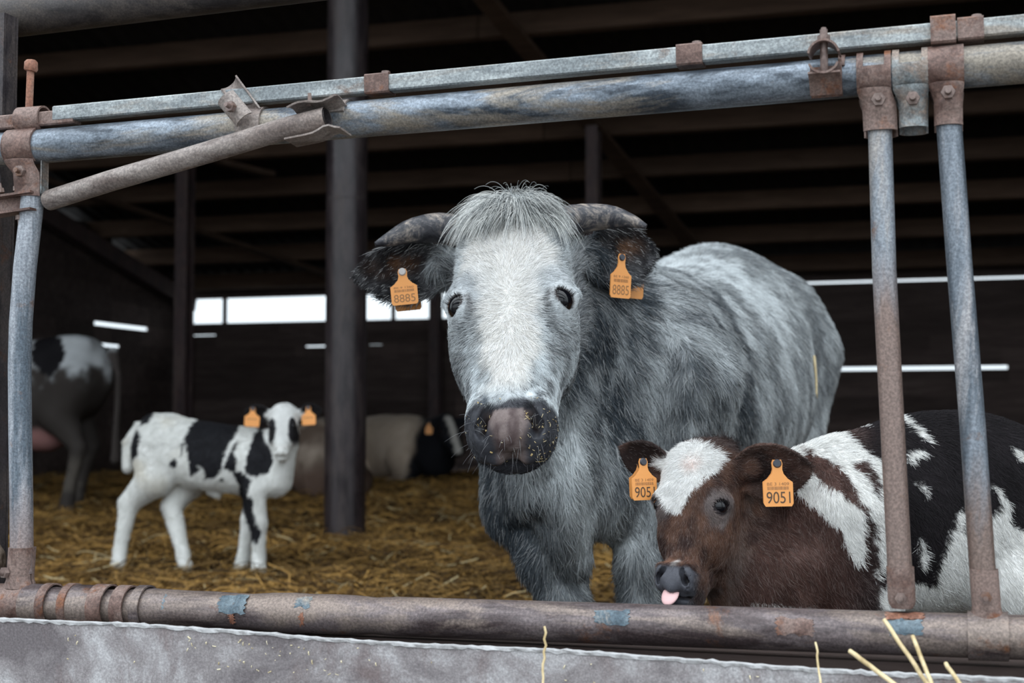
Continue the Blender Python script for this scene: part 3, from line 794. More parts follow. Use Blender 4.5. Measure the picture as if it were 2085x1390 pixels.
def fur(name, P, N, flow, length, rad, col, parent, r, lift=.35, k=4, jit=.25, clump=60., cl=.5, mat='strand', droop=.0):
    """short hairs combed along flow; length, rad arrays"""
    n = len(P)
    D = flow - (flow * N).sum(1)[:, None] * N
    cn = np.stack([fbm(P, clump, s, 2) - .5 for s in (31, 57, 83)], 1) * 2 * cl
    D = D / (np.linalg.norm(D, axis=1)[:, None] + 1e-6) + cn + r.normal(0, jit, (n, 3))
    D = D - (D * N).sum(1)[:, None] * N; D /= np.linalg.norm(D, axis=1)[:, None] + 1e-6
    lf = lift * (.6 + .8 * r.random(n))
    pts = np.empty((n, k, 3)); L = length * (.65 + .7 * r.random(n))
    for i in range(k):
        s = i / (k - 1)
        pts[:, i] = P + D * (L * s)[:, None] + N * (L * lf * s * (1 - .45 * s))[:, None] - N * .001
        pts[:, i, 2] -= droop * L * s * s
    R = rad[:, None] * np.array([1.0 - .75 * (i / (k - 1)) ** 1.5 for i in range(k)])[None]
    o = strands(name, pts, R, col, mat, parent); tag(o, kind='stuff'); return o

def in_poly(x, y, poly):
    poly = np.asarray(poly, float); r = np.zeros(len(x), bool); j = len(poly) - 1
    for i in range(len(poly)):
        xi, yi = poly[i]; xj, yj = poly[j]
        c = ((yi > y) != (yj > y)); r ^= c & (x < (xj - xi) * (y - yi) / (yj - yi + 1e-12) + xi); j = i
    return r

class Head:
    """local head axes: x across, t from poll to nose, n out of the forehead. s scales a grown cow's head"""
    def __init__(self, O, ea, en, s=1.0, calf=False, wx=1.0):
        self.O = np.asarray(O, float); self.ea = unit(ea); en = np.asarray(en, float); self.en = unit(en - (en @ self.ea) * self.ea)
        self.ex = np.cross(self.en, self.ea); self.s = s; self.calf = calf; self.wx = wx
        if not calf: self.eye = (.0925, .232, -.021); self.gaze = (.63, .06, .77)
        if self.ex[0] < 0: self.ex = -self.ex
    def Q(self, P):
        q = (P - self.O) / self.s; return np.stack([q @ self.ex / self.wx, q @ self.ea, q @ self.en], 1)
    def W(self, x, t, n): return self.O + self.s * (x * self.wx * self.ex + t * self.ea + n * self.en)
    def dirw(self, x, t, n): return x * self.ex + t * self.ea + n * self.en
    def dims(self):
        if self.calf:   # rounder forehead, short muzzle
            ts = [-.06, -.02, .05, .12, .19, .26, .33, .39, .44, .49, .525]
            w = [.05, .092, .122, .132, .128, .106, .082, .068, .064, .055, .028]
            f = [-.07, -.012, .025, .030, .020, .000, -.015, -.014, -.008, -.020, -.055]
            b = [-.13, -.18, -.215, -.24, -.26, -.262, -.245, -.222, -.195, -.160, -.115]
        else:
            ts = [-.06, .0, .07, .15, .22, .29, .36, .425, .475, .520, .546]
            w = [.06, .094, .112, .122, .124, .114, .100, .088, .084, .076, .060]
            f = [-.04, .008, .020, .022, .018, .010, .003, .001, .003, -.008, -.030]
            b = [-.13, -.16, -.19, -.21, -.22, -.21, -.18, -.160, -.148, -.140, -.115]
        return ts, w, f, b
    eye = (.099, .200, -.024)
    gaze = (.70, .06, .70)
    def sdf(self, P):
        q = self.Q(P); x, t, n = q.T; ax = np.abs(x); m = np.stack([ax, t, n], 1)
        ts, w, f, b = self.dims()
        d = loft(x, t, n, ts, w, f, b, 2.5, .42)
        ex, et, e_n = self.eye
        d = smin(d, ell(m, (ex - .004, et - .004, e_n + .002), (.031, .040, .036)), .03)          # orbit
        d = smin(d, cone(m, (.070, et - .05, .0), (.122, et - .024, -.028), .016, .013), .03)     # brow
        d = smin(d, ell(m, (.078, .27, -.105), (.040, .085, .075)), .05)                          # cheek
        if self.calf:
            k = .74; mm = np.stack([ax / k, t + .004, n], 1)
            d = smin(d, ell(mm, (.058, .452, -.030), (.036, .042, .050)) * k, .03)                # side of the muzzle
            d = smin(d, ell(mm, (.0, .490, -.105), (.066, .040, .055)) * k, .03)                  # chin
            d = smin(d, ell(mm, (.0, .462, -.004), (.044, .050, .022)) * k, .02)                  # nose pad
            d = smin(d, cone(mm, (.060, .435, -.004), (.066, .480, -.020), .017, .015) * k, .015) # wing of the nostril
            d = smax(d, -cone(mm, (.0445, .442, .012), (.0620, .468, -.004), .0125, .0175), .005)  # nostril
            d = smax(d, -cone(mm, (.0620, .468, -.004), (.0720, .486, -.014), .0140, .0060), .005)
            d = smax(d, -cone(mm, (.0, .513, -.041), (.050, .507, -.058), .0095, .0085), .008)    # mouth
            d = smax(d, -cone(mm, (.050, .507, -.058), (.084, .455, -.090), .0085, .005), .008)
        else:
            d = smin(d, ell(m, (.050, .490, -.048), (.033, .050, .055)), .025)
            d = smin(d, ell(m, (.0, .512, -.112), (.050, .034, .040)), .02)
            d = smin(d, ell(m, (.0, .512, -.022), (.038, .042, .034)), .015)
            d = smin(d, cone(m, (.051, .478, -.004), (.060, .522, -.030), .017, .016), .012)
            d = smin(d, cone(m, (.030, .548, -.062), (.055, .530, -.070), .016, .015), .015)      # upper lip
            d = smax(d, -cone(m, (.0385, .486, .006), (.0540, .514, -.012), .0095, .0135), .004)
            d = smax(d, -cone(m, (.0540, .514, -.012), (.0510, .538, -.020), .0120, .0050), .004)
            d = smax(d, -cone(m, (.0, .556, -.083), (.046, .546, -.090), .0100, .0090), .007)
            d = smax(d, -cone(m, (.046, .546, -.090), (.078, .480, -.112), .0090, .0050), .007)
        g = unit(self.gaze); h = unit(np.cross((0, 1, 0), g)); u = np.cross(g, h)
        d = smax(d, -ell(m, np.array(self.eye) + g * .024, (.020, .0220, .0122 if not self.calf else .0160), np.stack([g, unit(h + .85 * u), unit(u - .85 * h)]) if not self.calf else np.stack([g, unit(h - .30 * u), unit(u + .30 * h)])), .006)
        return d * self.s
    def add_eyes(self, parent, r=.0280):
        for sx in (1, -1):
            e0 = np.array(self.eye) + unit(self.gaze) * (.0095 if not self.calf else .005); c = self.W(sx * e0[0], e0[1], e0[2])
            g = unit(self.dirw(sx * self.gaze[0], self.gaze[1], self.gaze[2])); gz = unit(g * .8 + V3(0, -1, 0) * .5)
            z = Vector(gz); rot = z.to_track_quat('Z', 'Y').to_matrix()
            vs, fs = uv_ball(r * self.s, 24, 16)
            e = MB().add([Vector(c) + rot @ Vector(p) for p in vs], fs).put('eye', None, parent, smooth=True)
            e.data.materials.clear()
            a = e.data.color_attributes.new('coat', 'FLOAT_COLOR', 'POINT')
            cs = []
            for p in vs:
                k = p[2] / (r * self.s)
                cs += [.004, .004, .006, 1] if k > .80 else ([.014, .009, .009, 1] if k > .30 else ([.03, .02, .02, 1] if k > .22 else [.50, .46, .47, 1]))
            a.data.foreach_set('color', cs); e.data.materials.append(MATS['eyeball'])

def unit_rows(a, b):
    a = unit(a); b = np.asarray(b, float); b = unit(b - (b @ a) * a); return np.stack([a, b, np.cross(a, b)])
def uv_ball(r, nu, nv):
    vs = [(0, 0, r)]; fs = []
    for j in range(1, nv):
        for i in range(nu):
            a, b = 2 * math.pi * i / nu, math.pi * j / nv; vs.append((r * math.sin(b) * math.cos(a), r * math.sin(b) * math.sin(a), r * math.cos(b)))
    vs.append((0, 0, -r)); L = len(vs) - 1
    for i in range(nu):
        fs.append((0, 1 + i, 1 + (i + 1) % nu)); fs.append((L, L - nu + (i + 1) % nu, L - nu + i))
    for j in range(nv - 2):
        for i in range(nu): fs.append((1 + j * nu + i, 1 + (j + 1) * nu + i, 1 + (j + 1) * nu + (i + 1) % nu, 1 + j * nu + (i + 1) % nu))
    return vs, fs
m_, nt_, b_ = new_mat('eyeball', .05, 0, .4)
a_ = nt_.nodes.new('ShaderNodeAttribute'); a_.attribute_name = 'coat'; nt_.links.new(a_.outputs['Color'], b_.inputs['Base Color'])

class Ear:
    """a cupped leaf: base to tip along L, h is its height axis, the hollow faces f"""
    def __init__(self, base, tip, f, w, cup=.6, th=.008):
        self.b = np.asarray(base, float); d = np.asarray(tip, float) - self.b; self.len = np.linalg.norm(d); self.l = d / self.len
        f = np.asarray(f, float); self.f = unit(f - (f @ self.l) * self.l); self.h = np.cross(self.f, self.l); self.w = w; self.cup = cup; self.th = th
        if self.h[2] < 0: self.h = -self.h
    def Q(self, P):
        q = P - self.b; return q @ self.h / self.w, q @ self.l / self.len, q @ self.f
    def sdf(self, P):
        q = P - self.b; x = q @ self.h; t = q @ self.l / self.len; y = q @ self.f; L = self.len; w = self.w
        prof_t = [-.08, .0, .12, .30, .50, .70, .86, .96, 1.0]; prof_w = np.array([.25, .42, .72, .96, 1.0, .84, .54, .24, .06]) * w
        T_, W_ = dense(prof_t, prof_w); ww = np.maximum(np.interp(t, T_, W_), .004)
        fold = np.interp(t, [0, .25, .6, 1], [1.0, .9, .5, .15]) * self.cup * w
        ys = fold * ((x / ww) ** 2 - .45)
        d = np.maximum(np.abs(y - ys) - self.th * np.interp(t, [0, .5, 1], [1.5, 1.0, .6]), (np.abs(x) - ww))
        d = np.maximum(d, np.maximum(-.08 - t, t - 1) * L)
        return d * .75

def ear_tag(parent, top, down, right, w, h, texts, studmat='tag_stud', ink='tag_ink', label=None, back=None, num_h=.42):
    """flag shaped tag: neck at the stud, printed face; down, right are its axes"""
    top = np.asarray(top, float); d = unit(down); r = np.asarray(right, float); r = unit(r - (r @ d) * d); n = np.cross(r, d)
    if n[1] > 0: n = -n
    nk = w * .16
    half = [(nk * .8, -.09 * h), (nk * 1.1, 0), (nk, .14 * h), (nk * 1.25, .24 * h), (w * .34, .36 * h), (w * .5, .44 * h), (w * .5, .93 * h), (w * .44, h)]
    prof = [(-a, b) for a, b in half] + [(a, b) for a, b in half[::-1]]
    th = .0016 * (w / .05)
    ptw = lambda a, b, c: top + r * a + d * b + n * c
    N = len(prof)
    m = MB().add([ptw(a, b, th) for a, b in prof] + [ptw(a, b, -th) for a, b in prof], [tuple(range(N)), tuple(range(2 * N - 1, N - 1, -1))] + [(i, N + i, N + (i + 1) % N, (i + 1) % N) for i in range(N)])
    o = m.put('ear_tag', MATS['tag_orange'], parent)
    import bmesh
    bm = bmesh.new(); bm.from_mesh(o.data); bmesh.ops.recalc_face_normals(bm, faces=bm.faces); bm.to_mesh(o.data); bm.free()
    if label: o['label'] = label
    s = MB().prism(ptw(0, 0, th), n, w * .15, w * .07, 16, w * .11).put('stud', MATS[studmat], o)
    rot = Matrix((Vector(r), Vector(-d), Vector(n))).transposed()
    for txt, b0, hh, mt, wid in texts:
        cu = bpy.data.curves.new('txt', 'FONT'); cu.body = txt; cu.align_x = 'CENTER'; cu.size = 1.0
        tmp = bpy.data.objects.new('txt', cu); COL.objects.link(tmp)
        dg = bpy.context.evaluated_depsgraph_get(); me = bpy.data.meshes.new_from_object(tmp.evaluated_get(dg)); bpy.data.objects.remove(tmp); bpy.data.curves.remove(cu)
        vs = np.array([v.co[:] for v in me.vertices]); ext = np.ptp(vs, axis=0); ctr = (vs.max(0) + vs.min(0)) / 2
        for v in me.vertices:
            a = (v.co.x - ctr[0]) / ext[0] * wid * w; b = b0 * h - (v.co.y - ctr[1]) / ext[1] * hh * h
            v.co = Vector(ptw(a, b, th + .0004))
        me.materials.clear(); put('printed_number', me, MATS[mt], o)
    bars = MB(); x = -.36
    while x < .36:
        bw = random.choice((.012, .02, .03))
        bars.add([ptw(x * w, .535 * h, th + .0004), ptw((x + bw) * w, .535 * h, th + .0004), ptw((x + bw) * w, .61 * h, th + .0004), ptw(x * w, .61 * h, th + .0004)], [(0, 3, 2, 1)])
        x += bw + random.choice((.014, .022))
    bars.put('bar_code', MATS['tag_faded_ink'], o)
    if back is not None:
        bk = np.asarray(back, float)
        MB().add([np.asarray(ptw(a, b, th)) + bk for a, b in prof] + [np.asarray(ptw(a, b, -th)) + bk for a, b in prof], [tuple(range(N)), tuple(range(2 * N - 1, N - 1, -1))] + [(i, N + i, N + (i + 1) % N, (i + 1) % N) for i in range(N)]).put('tag_back_half', MATS['tag_orange'], o)
    return o
# ------------------------------------------------------------------ the grey roan cow
def lerp3(a, b, t): return np.asarray(a)[None] * (1 - t[:, None]) + np.asarray(b)[None] * t[:, None]
def blend(c, col, t):
    col = np.asarray(col); return c * (1 - t[:, None]) + (col if col.ndim == 2 else col[None]) * t[:, None]
lerp3_ = lerp3

UPZ = V3(0, 0, 1)
mm, nt__, b__ = new_mat('stalk', .55, 0, .4)
nt__.links.new(ramp(nt__, [(.38, (.42, .31, .15)), (.6, (.74, .60, .36))], noise(nt__, mapping(nt__, (1, 1, .3)), 40, 4)), b__.inputs['Base Color'])
def grey_cow():
    R = np.random.default_rng(11)
    rt = root('cow', (.42, 3.9, 0)); tag(rt, 'large grey roan horned cow looking over the barrier with white blaze', 'cow')
    H = Head((-.004, 2.865, 1.150), (-.004, -.545, -.838), (-.11, -.835, .55), 1.0, False, .955)
    S0 = V3(.10, 3.05, 0); b = unit((.35, .937, 0)); r = V3(b[1], -b[0], 0)
    at = lambda t, x, z: S0 + b * t + r * x + V3(0, 0, z)
    EL = Ear((-.125, 2.985, 1.050), (-.335, 2.985, 1.028), (.16, -.93, -.18), .060, .42)
    ER = Ear((.150, 2.985, 1.062), (.312, 3.06, 1.088), (-.12, -.93, -.05), .066, .40)
    legs = [([at(.22, -.165, .80), at(.18, -.135, .56), V3(.090, 3.11, .42), V3(.115, 3.07, .32), V3(.118, 3.06, .12), V3(.118, 3.03, .035)], [.13, .100, .066, .047, .034, .048]),
            ([at(.22, .19, .80), at(.20, .16, .60), V3(.286, 3.13, .41), V3(.272, 3.10, .29), V3(.275, 3.09, .12), V3(.275, 3.06, .035)], [.14, .090, .052, .042, .034, .048]),
            ([at(1.62, -.18, .92), at(1.52, -.20, .66), at(1.78, -.17, .46), at(1.70, -.16, .22), at(1.66, -.16, .035)], [.20, .13, .062, .040, .052]),
            ([at(1.62, .18, .92), at(1.52, .20, .66), at(1.78, .17, .46), at(1.70, .16, .22), at(1.66, .16, .035)], [.20, .13, .062, .040, .052])]
    def fn(P):
        q = P - S0; x, t, z = q @ r, q @ b, P[:, 2]
        d = loft(x, t, z, [0, .15, .35, .6, .9, 1.2, 1.45, 1.65, 1.85, 1.98], [.10, .17, .24, .285, .325, .345, .325, .29, .21, .10],
                 [.90, 1.02, 1.10, 1.115, 1.14, 1.20, 1.265, 1.275, 1.20, 1.06], [.62, .52, .48, .47, .45, .45, .50, .60, .75, .85], 2.0, .55)
        d = smin(d, cone(P, (.04, 3.01, .99), (.18, 3.36, .94), .105, .18), .10)
        d = smin(d, cone(P, (.045, 3.00, .92), (.18, 3.27, .80), .100, .225), .10)
        d = smin(d, cone(P, (.035, 2.95, .80), (.125, 3.10, .60), .070, .150), .08)
        d = smin(d, ell(P, at(.28, .17, .80), (.16, .13, .22), np.stack([b, r, V3(0, 0, 1)])), .06)     # near shoulder
        d = smin(d, ell(P, at(.28, -.13, .80), (.16, .12, .20), np.stack([b, r, V3(0, 0, 1)])), .06)
        d = smin(d, ell(P, at(1.60, .22, 1.06), (.14, .09, .09), np.stack([b, r, V3(0, 0, 1)])), .10)   # hook bones
        d = smin(d, chain(P, [V3(.035, 2.875, .74), V3(.075, 2.955, .58), V3(.125, 3.04, .44)], [.040, .058, .045], .03), .05)   # dewlap
        for p, rr in legs: d = smin(d, chain(P, p, rr, .03), .045)
        d = smin(d, ell(P, at(1.38, 0, .46), (.18, .16, .12), np.stack([b, r, V3(0, 0, 1)])), .08)
        d = smin(d, chain(P, [at(1.93, 0, 1.16), at(2.05, 0, 1.0), at(2.06, 0, .7), at(2.04, 0, .42)], [.045, .032, .024, .03], .02), .03)
        # skin folds: behind the shoulder, down the neck
        sd = sstep(.02, .14, x)
        d = d + .020 * sd * np.exp(-((t - .44 - .10 * (z - .85)) / .035) ** 2) * sstep(.55, .7, z)
        fold = np.sin((x * 1.0 + t * .5 - .12 * z) * 46 + 2.5 * fbm(P, 3.0, 4, 2))
        d = d + .013 * fold * sstep(.55, .1, t) * sstep(1.0, .8, z) * sstep(.4, .5, z)
        d = d + (fbm(P, 5, 9, 3) - .5) * .018
        h = H.sdf(P)
        d = smin(d, h, .035)
        d = smin(d, cone(P, (-.095, 2.965, 1.060), (-.150, 2.985, 1.045), .042, .030), .03)
        d = smin(d, cone(P, (.100, 2.965, 1.065), (.165, 2.99, 1.062), .042, .032), .03)
        d = smin(d, EL.sdf(P), .018); d = smin(d, ER.sdf(P), .018)
        return d
    grid = (axis_lines(-.42, 1.25, .015, (-.36, .36), .0052), axis_lines(2.50, 5.15, .016, (2.55, 3.06), .0052), axis_lines(-.03, 1.36, .015, (.58, 1.22), .0052))

    def coat(P, N, rnd=None):
        q = H.Q(P); x, t, n = q.T; ax = np.abs(x); u = P - S0; bx, bt = u @ r, u @ b
        # roan body: light grey flecked with slate
        st = P * V3(1, 1, .7); g = .34 * fbm(st, 8, 2, 4) + .36 * fbm(P * V3(1, 1, .28), 24, 61, 3) + .30 * fbm(st, 46, 12, 3)
        big = fbm(P, 2.6, 40, 3)
        lt = np.clip(.05 + sstep(.38, .60, g) * .85 + (big - .47) * 1.0 - .35 * sstep(1.1, 1.7, bt), 0, 1)
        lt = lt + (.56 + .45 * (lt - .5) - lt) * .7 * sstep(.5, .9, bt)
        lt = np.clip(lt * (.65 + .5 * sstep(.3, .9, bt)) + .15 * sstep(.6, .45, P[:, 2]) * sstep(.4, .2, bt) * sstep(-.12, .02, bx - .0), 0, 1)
        lt = np.clip(lt + .45 * np.exp(-((P[:, 0] - .11 - .25 * (.60 - P[:, 2])) / .07) ** 2) * sstep(.36, .50, P[:, 2]) * sstep(.82, .66, P[:, 2]) * sstep(.30, .10, bt) - .25 * np.exp(-((P[:, 0] - .20) / .06) ** 2) * sstep(.62, .75, P[:, 2]) * sstep(.35, .15, bt), 0, 1)   # pale brisket, slate neck
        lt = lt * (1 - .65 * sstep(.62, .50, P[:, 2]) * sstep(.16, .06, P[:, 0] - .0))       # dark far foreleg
        c = lerp3((.055, .066, .078), (.70, .735, .75), lt)
        c = blend(c, (.085, .070, .050), .65 * sstep(1.55, 1.95, bt) * sstep(1.15, .8, P[:, 2]))
        c = blend(c, (.05, .05, .052), .55 * np.exp(-((bt - .46 - .10 * (P[:, 2] - .85)) / .028) ** 2) * sstep(.04, .14, bx) * sstep(.5, .7, P[:, 2]))  # shade of the shoulder fold painted into the coat
        # head
        onh = sstep(.060, .030, loft_head(H, q))
        f1 = fbm(P * V3(1, 1, .6), 22, 5, 4); f2 = fbm(P * V3(1, 1, .5), 60, 8, 3)
        hl = np.clip(.31 + 2.9 * (f1 * .42 + f2 * .58 - .39) + .22 * sstep(.34, .18, t), 0, 1)
        hc = lerp3((.050, .062, .076), (.66, .70, .72), hl)
        hw = .046 + .026 * (fbm(P, 26, 70, 3) - .5) * 2 + .034 * np.exp(-((t - .13) / .07) ** 2) - .010 * sstep(.32, .46, t)
        hc = blend(hc, (.85, .825, .79), sstep(.022, -.012, ax - hw) * sstep(.02, .10, t) * sstep(.465, .39, t))
        lid = np.exp(-((ax - .085) ** 2 + (t - .205) ** 2) / .0026)
        hc = blend(hc, (.66, .68, .70), .75 * lid)
        dark = sstep(.10, .04, t + .35 * ax + .10 * (f1 - .5)) * .55
        hc = blend(hc, (.15, .17, .18), dark * sstep(.35, .6, f2))
        hc = blend(hc, (.12, .13, .145), .55 * sstep(-.075, -.13, n))                    # slate sides of the jaw
        mz = sstep(.458, .478, t - .25 * np.maximum(0, ax - .05) + .05 * (f1 - .5)) * sstep(-.20, -.13, n)
        hc = blend(hc, (.046, .047, .055), mz)
        nos = np.exp(-(((ax - .047 - .3 * (t - .505)) / .009) ** 2 + ((t - .507) / .020) ** 2))
        side = mz * sstep(.050, .060, ax) * sstep(-.07, -.05, n) * sstep(.480, .490, t)
        hc = blend(hc, (.085, .088, .10), .6 * side * sstep(.3, .6, f2))
        pad = sstep(.012, -.006, ax - np.interp(t, [.482, .505, .545], [.044, .040, .024])) * sstep(.482, .492, t) * sstep(-.072, -.060, n)
        hc = blend(hc, lerp3_((.090, .062, .060), (.21, .165, .155), sstep(.35, .65, f2)), pad * .9)
        hc = blend(hc, (.016, .012, .012), np.clip(nos * 1.9 - .3, 0, 1))
        e = np.linalg.norm((np.stack([ax, t, n], 1) - (np.array(H.eye) + unit(H.gaze) * .018)) * V3(1, 1.35, 1), axis=1)
        tear = np.exp(-((ax - .076 + .3 * (t - .24)) / .009) ** 2) * sstep(.275, .245, t) * sstep(.215, .232, t)
        hc = blend(hc, (.030, .020, .020), np.maximum(sstep(.0310, .0262, e), .75 * tear))
        c = c * (1 - onh[:, None]) + hc * onh[:, None]
        # ears
        for E_, sg in ((EL, -1), (ER, 1)):
            a, l, y = E_.Q(P); on = sstep(.012, .002, E_.sdf(P)) * sstep(.05, .25, l)
            ec = lerp3((.018, .018, .021), (.07, .07, .075), sstep(.4, .7, f2))
            br = np.exp(-((a - .25) / .35) ** 2 - ((l - .55) / .22) ** 2) * ((N @ E_.f) > .2)
            ec = blend(ec, (.16, .075, .035), .8 * br * sstep(.35, .6, f1))
            ec = blend(ec, (.30, .32, .33), .6 * sstep(-.75, -1.0, a) * sstep(.4, .6, f2))
            c = c * (1 - on[:, None]) + ec * on[:, None]
        hoof = sstep(.075, .05, P[:, 2]); c = blend(c, (.03, .028, .027), hoof)
        wet = np.maximum(mz * onh * .9, pad * onh)
        return np.clip(c, 0, 1), wet

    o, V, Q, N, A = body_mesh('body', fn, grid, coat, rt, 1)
    H.add_eyes(rt)

    # horns
    def horn(pts, rs):
        P = np.array(pts); k = np.linspace(0, 1, len(P)); s = np.linspace(0, 1, 26)
        C = np.stack([dense(k, P[:, i], 26)[1] for i in range(3)], 1); rr = dense(k, rs, 26)[1]
        rr = rr * (1 + .02 * np.sin(s * 70) * (1 - s))
        MB().tube(C, np.maximum(rr, .001), 28).put('horn', MATS['horn'], rt, smooth=True, angle=60)
    horn([(-.085, 2.945, 1.105), (-.145, 2.935, 1.122), (-.205, 2.915, 1.114), (-.250, 2.90, 1.095), (-.279, 2.888, 1.083)], [.034, .0325, .0255, .0150, .0045])
    horn([(.080, 2.945, 1.128), (.140, 2.940, 1.142), (.200, 2.930, 1.145), (.245, 2.92, 1.135), (.276, 2.91, 1.122)], [.034, .0315, .0250, .0150, .0050])

    i = np.argmin(((V - at(1.3, .33, .86)) ** 2).sum(1)); p = V[i] + N[i] * .012; up2 = unit(UPZ - (UPZ @ N[i]) * N[i]); sd = np.cross(up2, N[i])
    st = MB().tube([p + up2 * .055, p + up2 * .052 + sd * .001, p + up2 * .01 + sd * .004, p - up2 * .02, p - up2 * .055 - sd * .022, p - up2 * .070 - sd * .010], [.0022, .0042, .004, .0036, .003, .0015], 8).put('straw_stalk', MATS['stalk'], None, smooth=True)
    tag(st, 'bent straw stuck to the flank of the grey cow', 'straw', 'loose straws')
    # ear tags
    txt = [('BE 9 1260', .475, .055, 'tag_faded_ink', .74), ('8885', .80, .24, 'tag_faded_ink', .80)]
    ear_tag(rt, (-.2255, 2.915, 1.029), (.10, -.02, -1), (1, 0, .12), .055, .068, txt, 'tag_stud', label='orange ear tag reading 8885 in the lowered ear', back=V3(.0, .10, -.004))
    ear_tag(rt, (.2265, 2.925, 1.060), (-.05, .02, -1), (1, .55, .14), .050, .084, txt, 'tag_stud_dark', label='orange ear tag reading 8885 in the raised ear', back=V3(.040, .150, .012))

    # hair
    def weight(c):
        q = H.Q(c); w = np.ones(len(c))
        hd = (q[:, 1] > -.05) & (q[:, 1] < .47) & (np.abs(q[:, 0]) < .15) & (q[:, 2] > -.22)
        w[hd] = 6.0
        w[(q[:, 1] > .44) & (q[:, 2] > -.16) & (np.abs(q[:, 0]) < .12)] = 2.5
        w[(q[:, 1] > .482) & (q[:, 2] > -.075) & (np.abs(q[:, 0]) < .066)] = .04
        e = np.linalg.norm((np.stack([np.abs(q[:, 0]), q[:, 1], q[:, 2]], 1) - (np.array(H.eye) + unit(H.gaze) * .018)) * V3(1, 1.35, 1), axis=1); w[e < .0265] = 0
        for E_ in (EL, ER): w[E_.sdf(c) < .004] = 2.2
        ins = (c - S0) @ r; w[(ins < -.05) & ((c - S0) @ b > .5)] *= .25
        w[c[:, 2] < .25] *= .3
        return w
    n = 330000
    P, M = sample(V, Q, N, A, weight, n, R)
    q = H.Q(P); x, t, nn = q.T
    onh = sstep(.060, .030, loft_head(H, q))
    dv = np.stack([x * 2.2, t - .24, 0 * t], 1) + R.normal(0, .022, (n, 3)) * V3(1, 1, 0); dv /= np.linalg.norm(dv, axis=1)[:, None] + .02
    hf = dv[:, :1] * H.ex + dv[:, 1:2] * H.ea
    bf = np.tile(b * .55 + V3(0, 0, -.8), (n, 1))
    flow = hf * onh[:, None] + bf * (1 - onh[:, None])
    L = .030 * (1 - onh) + onh * np.interp(t, [-.05, .03, .1, .2, .35, .45], [.040, .036, .024, .016, .018, .009])
    for E_ in (EL, ER):
        a, l, y = E_.Q(P); on = (E_.sdf(P) < .006) & (l > .1)
        L[on] = .011 + .016 * (np.abs(a[on]) > .75); flow[on] = E_.l * .8 + V3(0, 0, -.5)
    ed = np.linalg.norm(np.stack([np.abs(x), t, nn], 1) - (np.array(H.eye) + unit(H.gaze) * .018), axis=1); L = L * (.30 + .70 * sstep(.026, .062, ed))
    rad = np.where(onh > .5, .00042, .00062)
    c, wet = coat(P, M)
    k = R.random(n)
    c = c * (.78 + .6 * k)[:, None]
    wh = R.random(n); c = np.where((wh > .86)[:, None] & (c.mean(1) < .45)[:, None] & (wet < .3)[:, None], c * .45 + .32, c)
    sp = R.random(n); hz = (onh > .5) & (c.mean(1) < .50) & (wet < .3); c = np.where((hz & (sp < .30))[:, None], c * .40, np.where((hz & (sp > .62))[:, None], c * .7 + .26, c))
    dk = R.random(n); c = np.where((dk > .90)[:, None] & (c.mean(1) < .60)[:, None], c * .35, c)
    muz = (t > .44) & (nn > -.16) & (np.abs(x) < .12)
    flow[muz] = H.ea + .6 * H.ex * np.sign(x[muz])[:, None]
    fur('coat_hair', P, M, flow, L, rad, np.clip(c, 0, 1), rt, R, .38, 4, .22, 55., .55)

    # tuft on the poll
    def wt(c):
        q = H.Q(c); return ((q[:, 1] < .035) & (np.abs(q[:, 0]) < .085) & (q[:, 2] > -.12) & (q[:, 1] > -.09)).astype(float) * np.exp(-(q[:, 0] / .07) ** 2)
    n = 8500; P, M = sample(V, Q, N, A, wt, n, R); q = H.Q(P); x, t, nn = q.T
    ang = np.stack([x * 2.6, t + .055, 0 * t], 1); ang /= np.linalg.norm(ang, axis=1)[:, None] + .015
    flow = ang[:, :1] * H.ex + ang[:, 1:2] * H.ea + V3(0, -.35, 0)
    wild = R.random(n) > .94; flow[wild] = UPZ + R.normal(0, .5, (wild.sum(), 3))
    key = np.stack([x, t, 0 * x], 1)
    base = lerp3((.22, .24, .25), (.80, .80, .77), R.random(n) ** .8) * (.30 + 1.4 * fbm(key, 45, 77, 2))[:, None]
    base[R.random(n) > .88] *= .22
    Lf = np.interp(t, [-.08, -.02, .05], [.050, .062, .044]) * (1 - 3.0 * np.abs(x)) * (.45 + .9 * R.random(n))
    fur('forelock', P, M, flow, Lf, np.full(n, .00055), np.clip(base, 0, 1), rt, R, .85, 7, .36, 20., 1.5, droop=.52)
    # lashes and muzzle whiskers
    n = 90; P, M = sample(V, Q, N, A, lambda c: ((H.Q(c)[:, 1] > .49) & (H.Q(c)[:, 2] > -.14)).astype(float) * (np.abs(H.Q(c)[:, 0]) < .12), n, R)
    Lw = R.uniform(.008, .024, n); d = M + R.normal(0, .35, (n, 3)) + V3(0, 0, -.5)
    pts = np.stack([P, P + d * Lw[:, None] * .5, P + d * Lw[:, None] + V3(0, 0, -.3) * Lw[:, None]], 1)
    h = strands('whiskers', pts, np.tile(np.array([.0002, .00016, .00006]), (n, 1)), np.tile(V3(.30, .30, .31), (n, 1)), 'strand', rt); tag(h, kind='stuff')
    lash(H, rt, R, 26)
    # feed crumbs stuck to the muzzle
    n = 90; P, M = sample(V, Q, N, A, lambda c: ((H.Q(c)[:, 1] > .45) & (H.Q(c)[:, 1] < .56) & (H.Q(c)[:, 2] > -.08)).astype(float) * (1 + 6 * (H.Q(c)[:, 0] > .03) * (H.Q(c)[:, 1] > .49)) * (np.abs(H.Q(c)[:, 0]) < .1), n, R)
    d = R.normal(0, 1, (n, 3)); d -= (d * M).sum(1)[:, None] * M; d /= np.linalg.norm(d, axis=1)[:, None]
    Lc = R.uniform(.0006, .0036, n); pts = np.stack([P + M * .0012 - d * Lc[:, None], P + M * .002, P + M * .0012 + d * Lc[:, None]], 1)
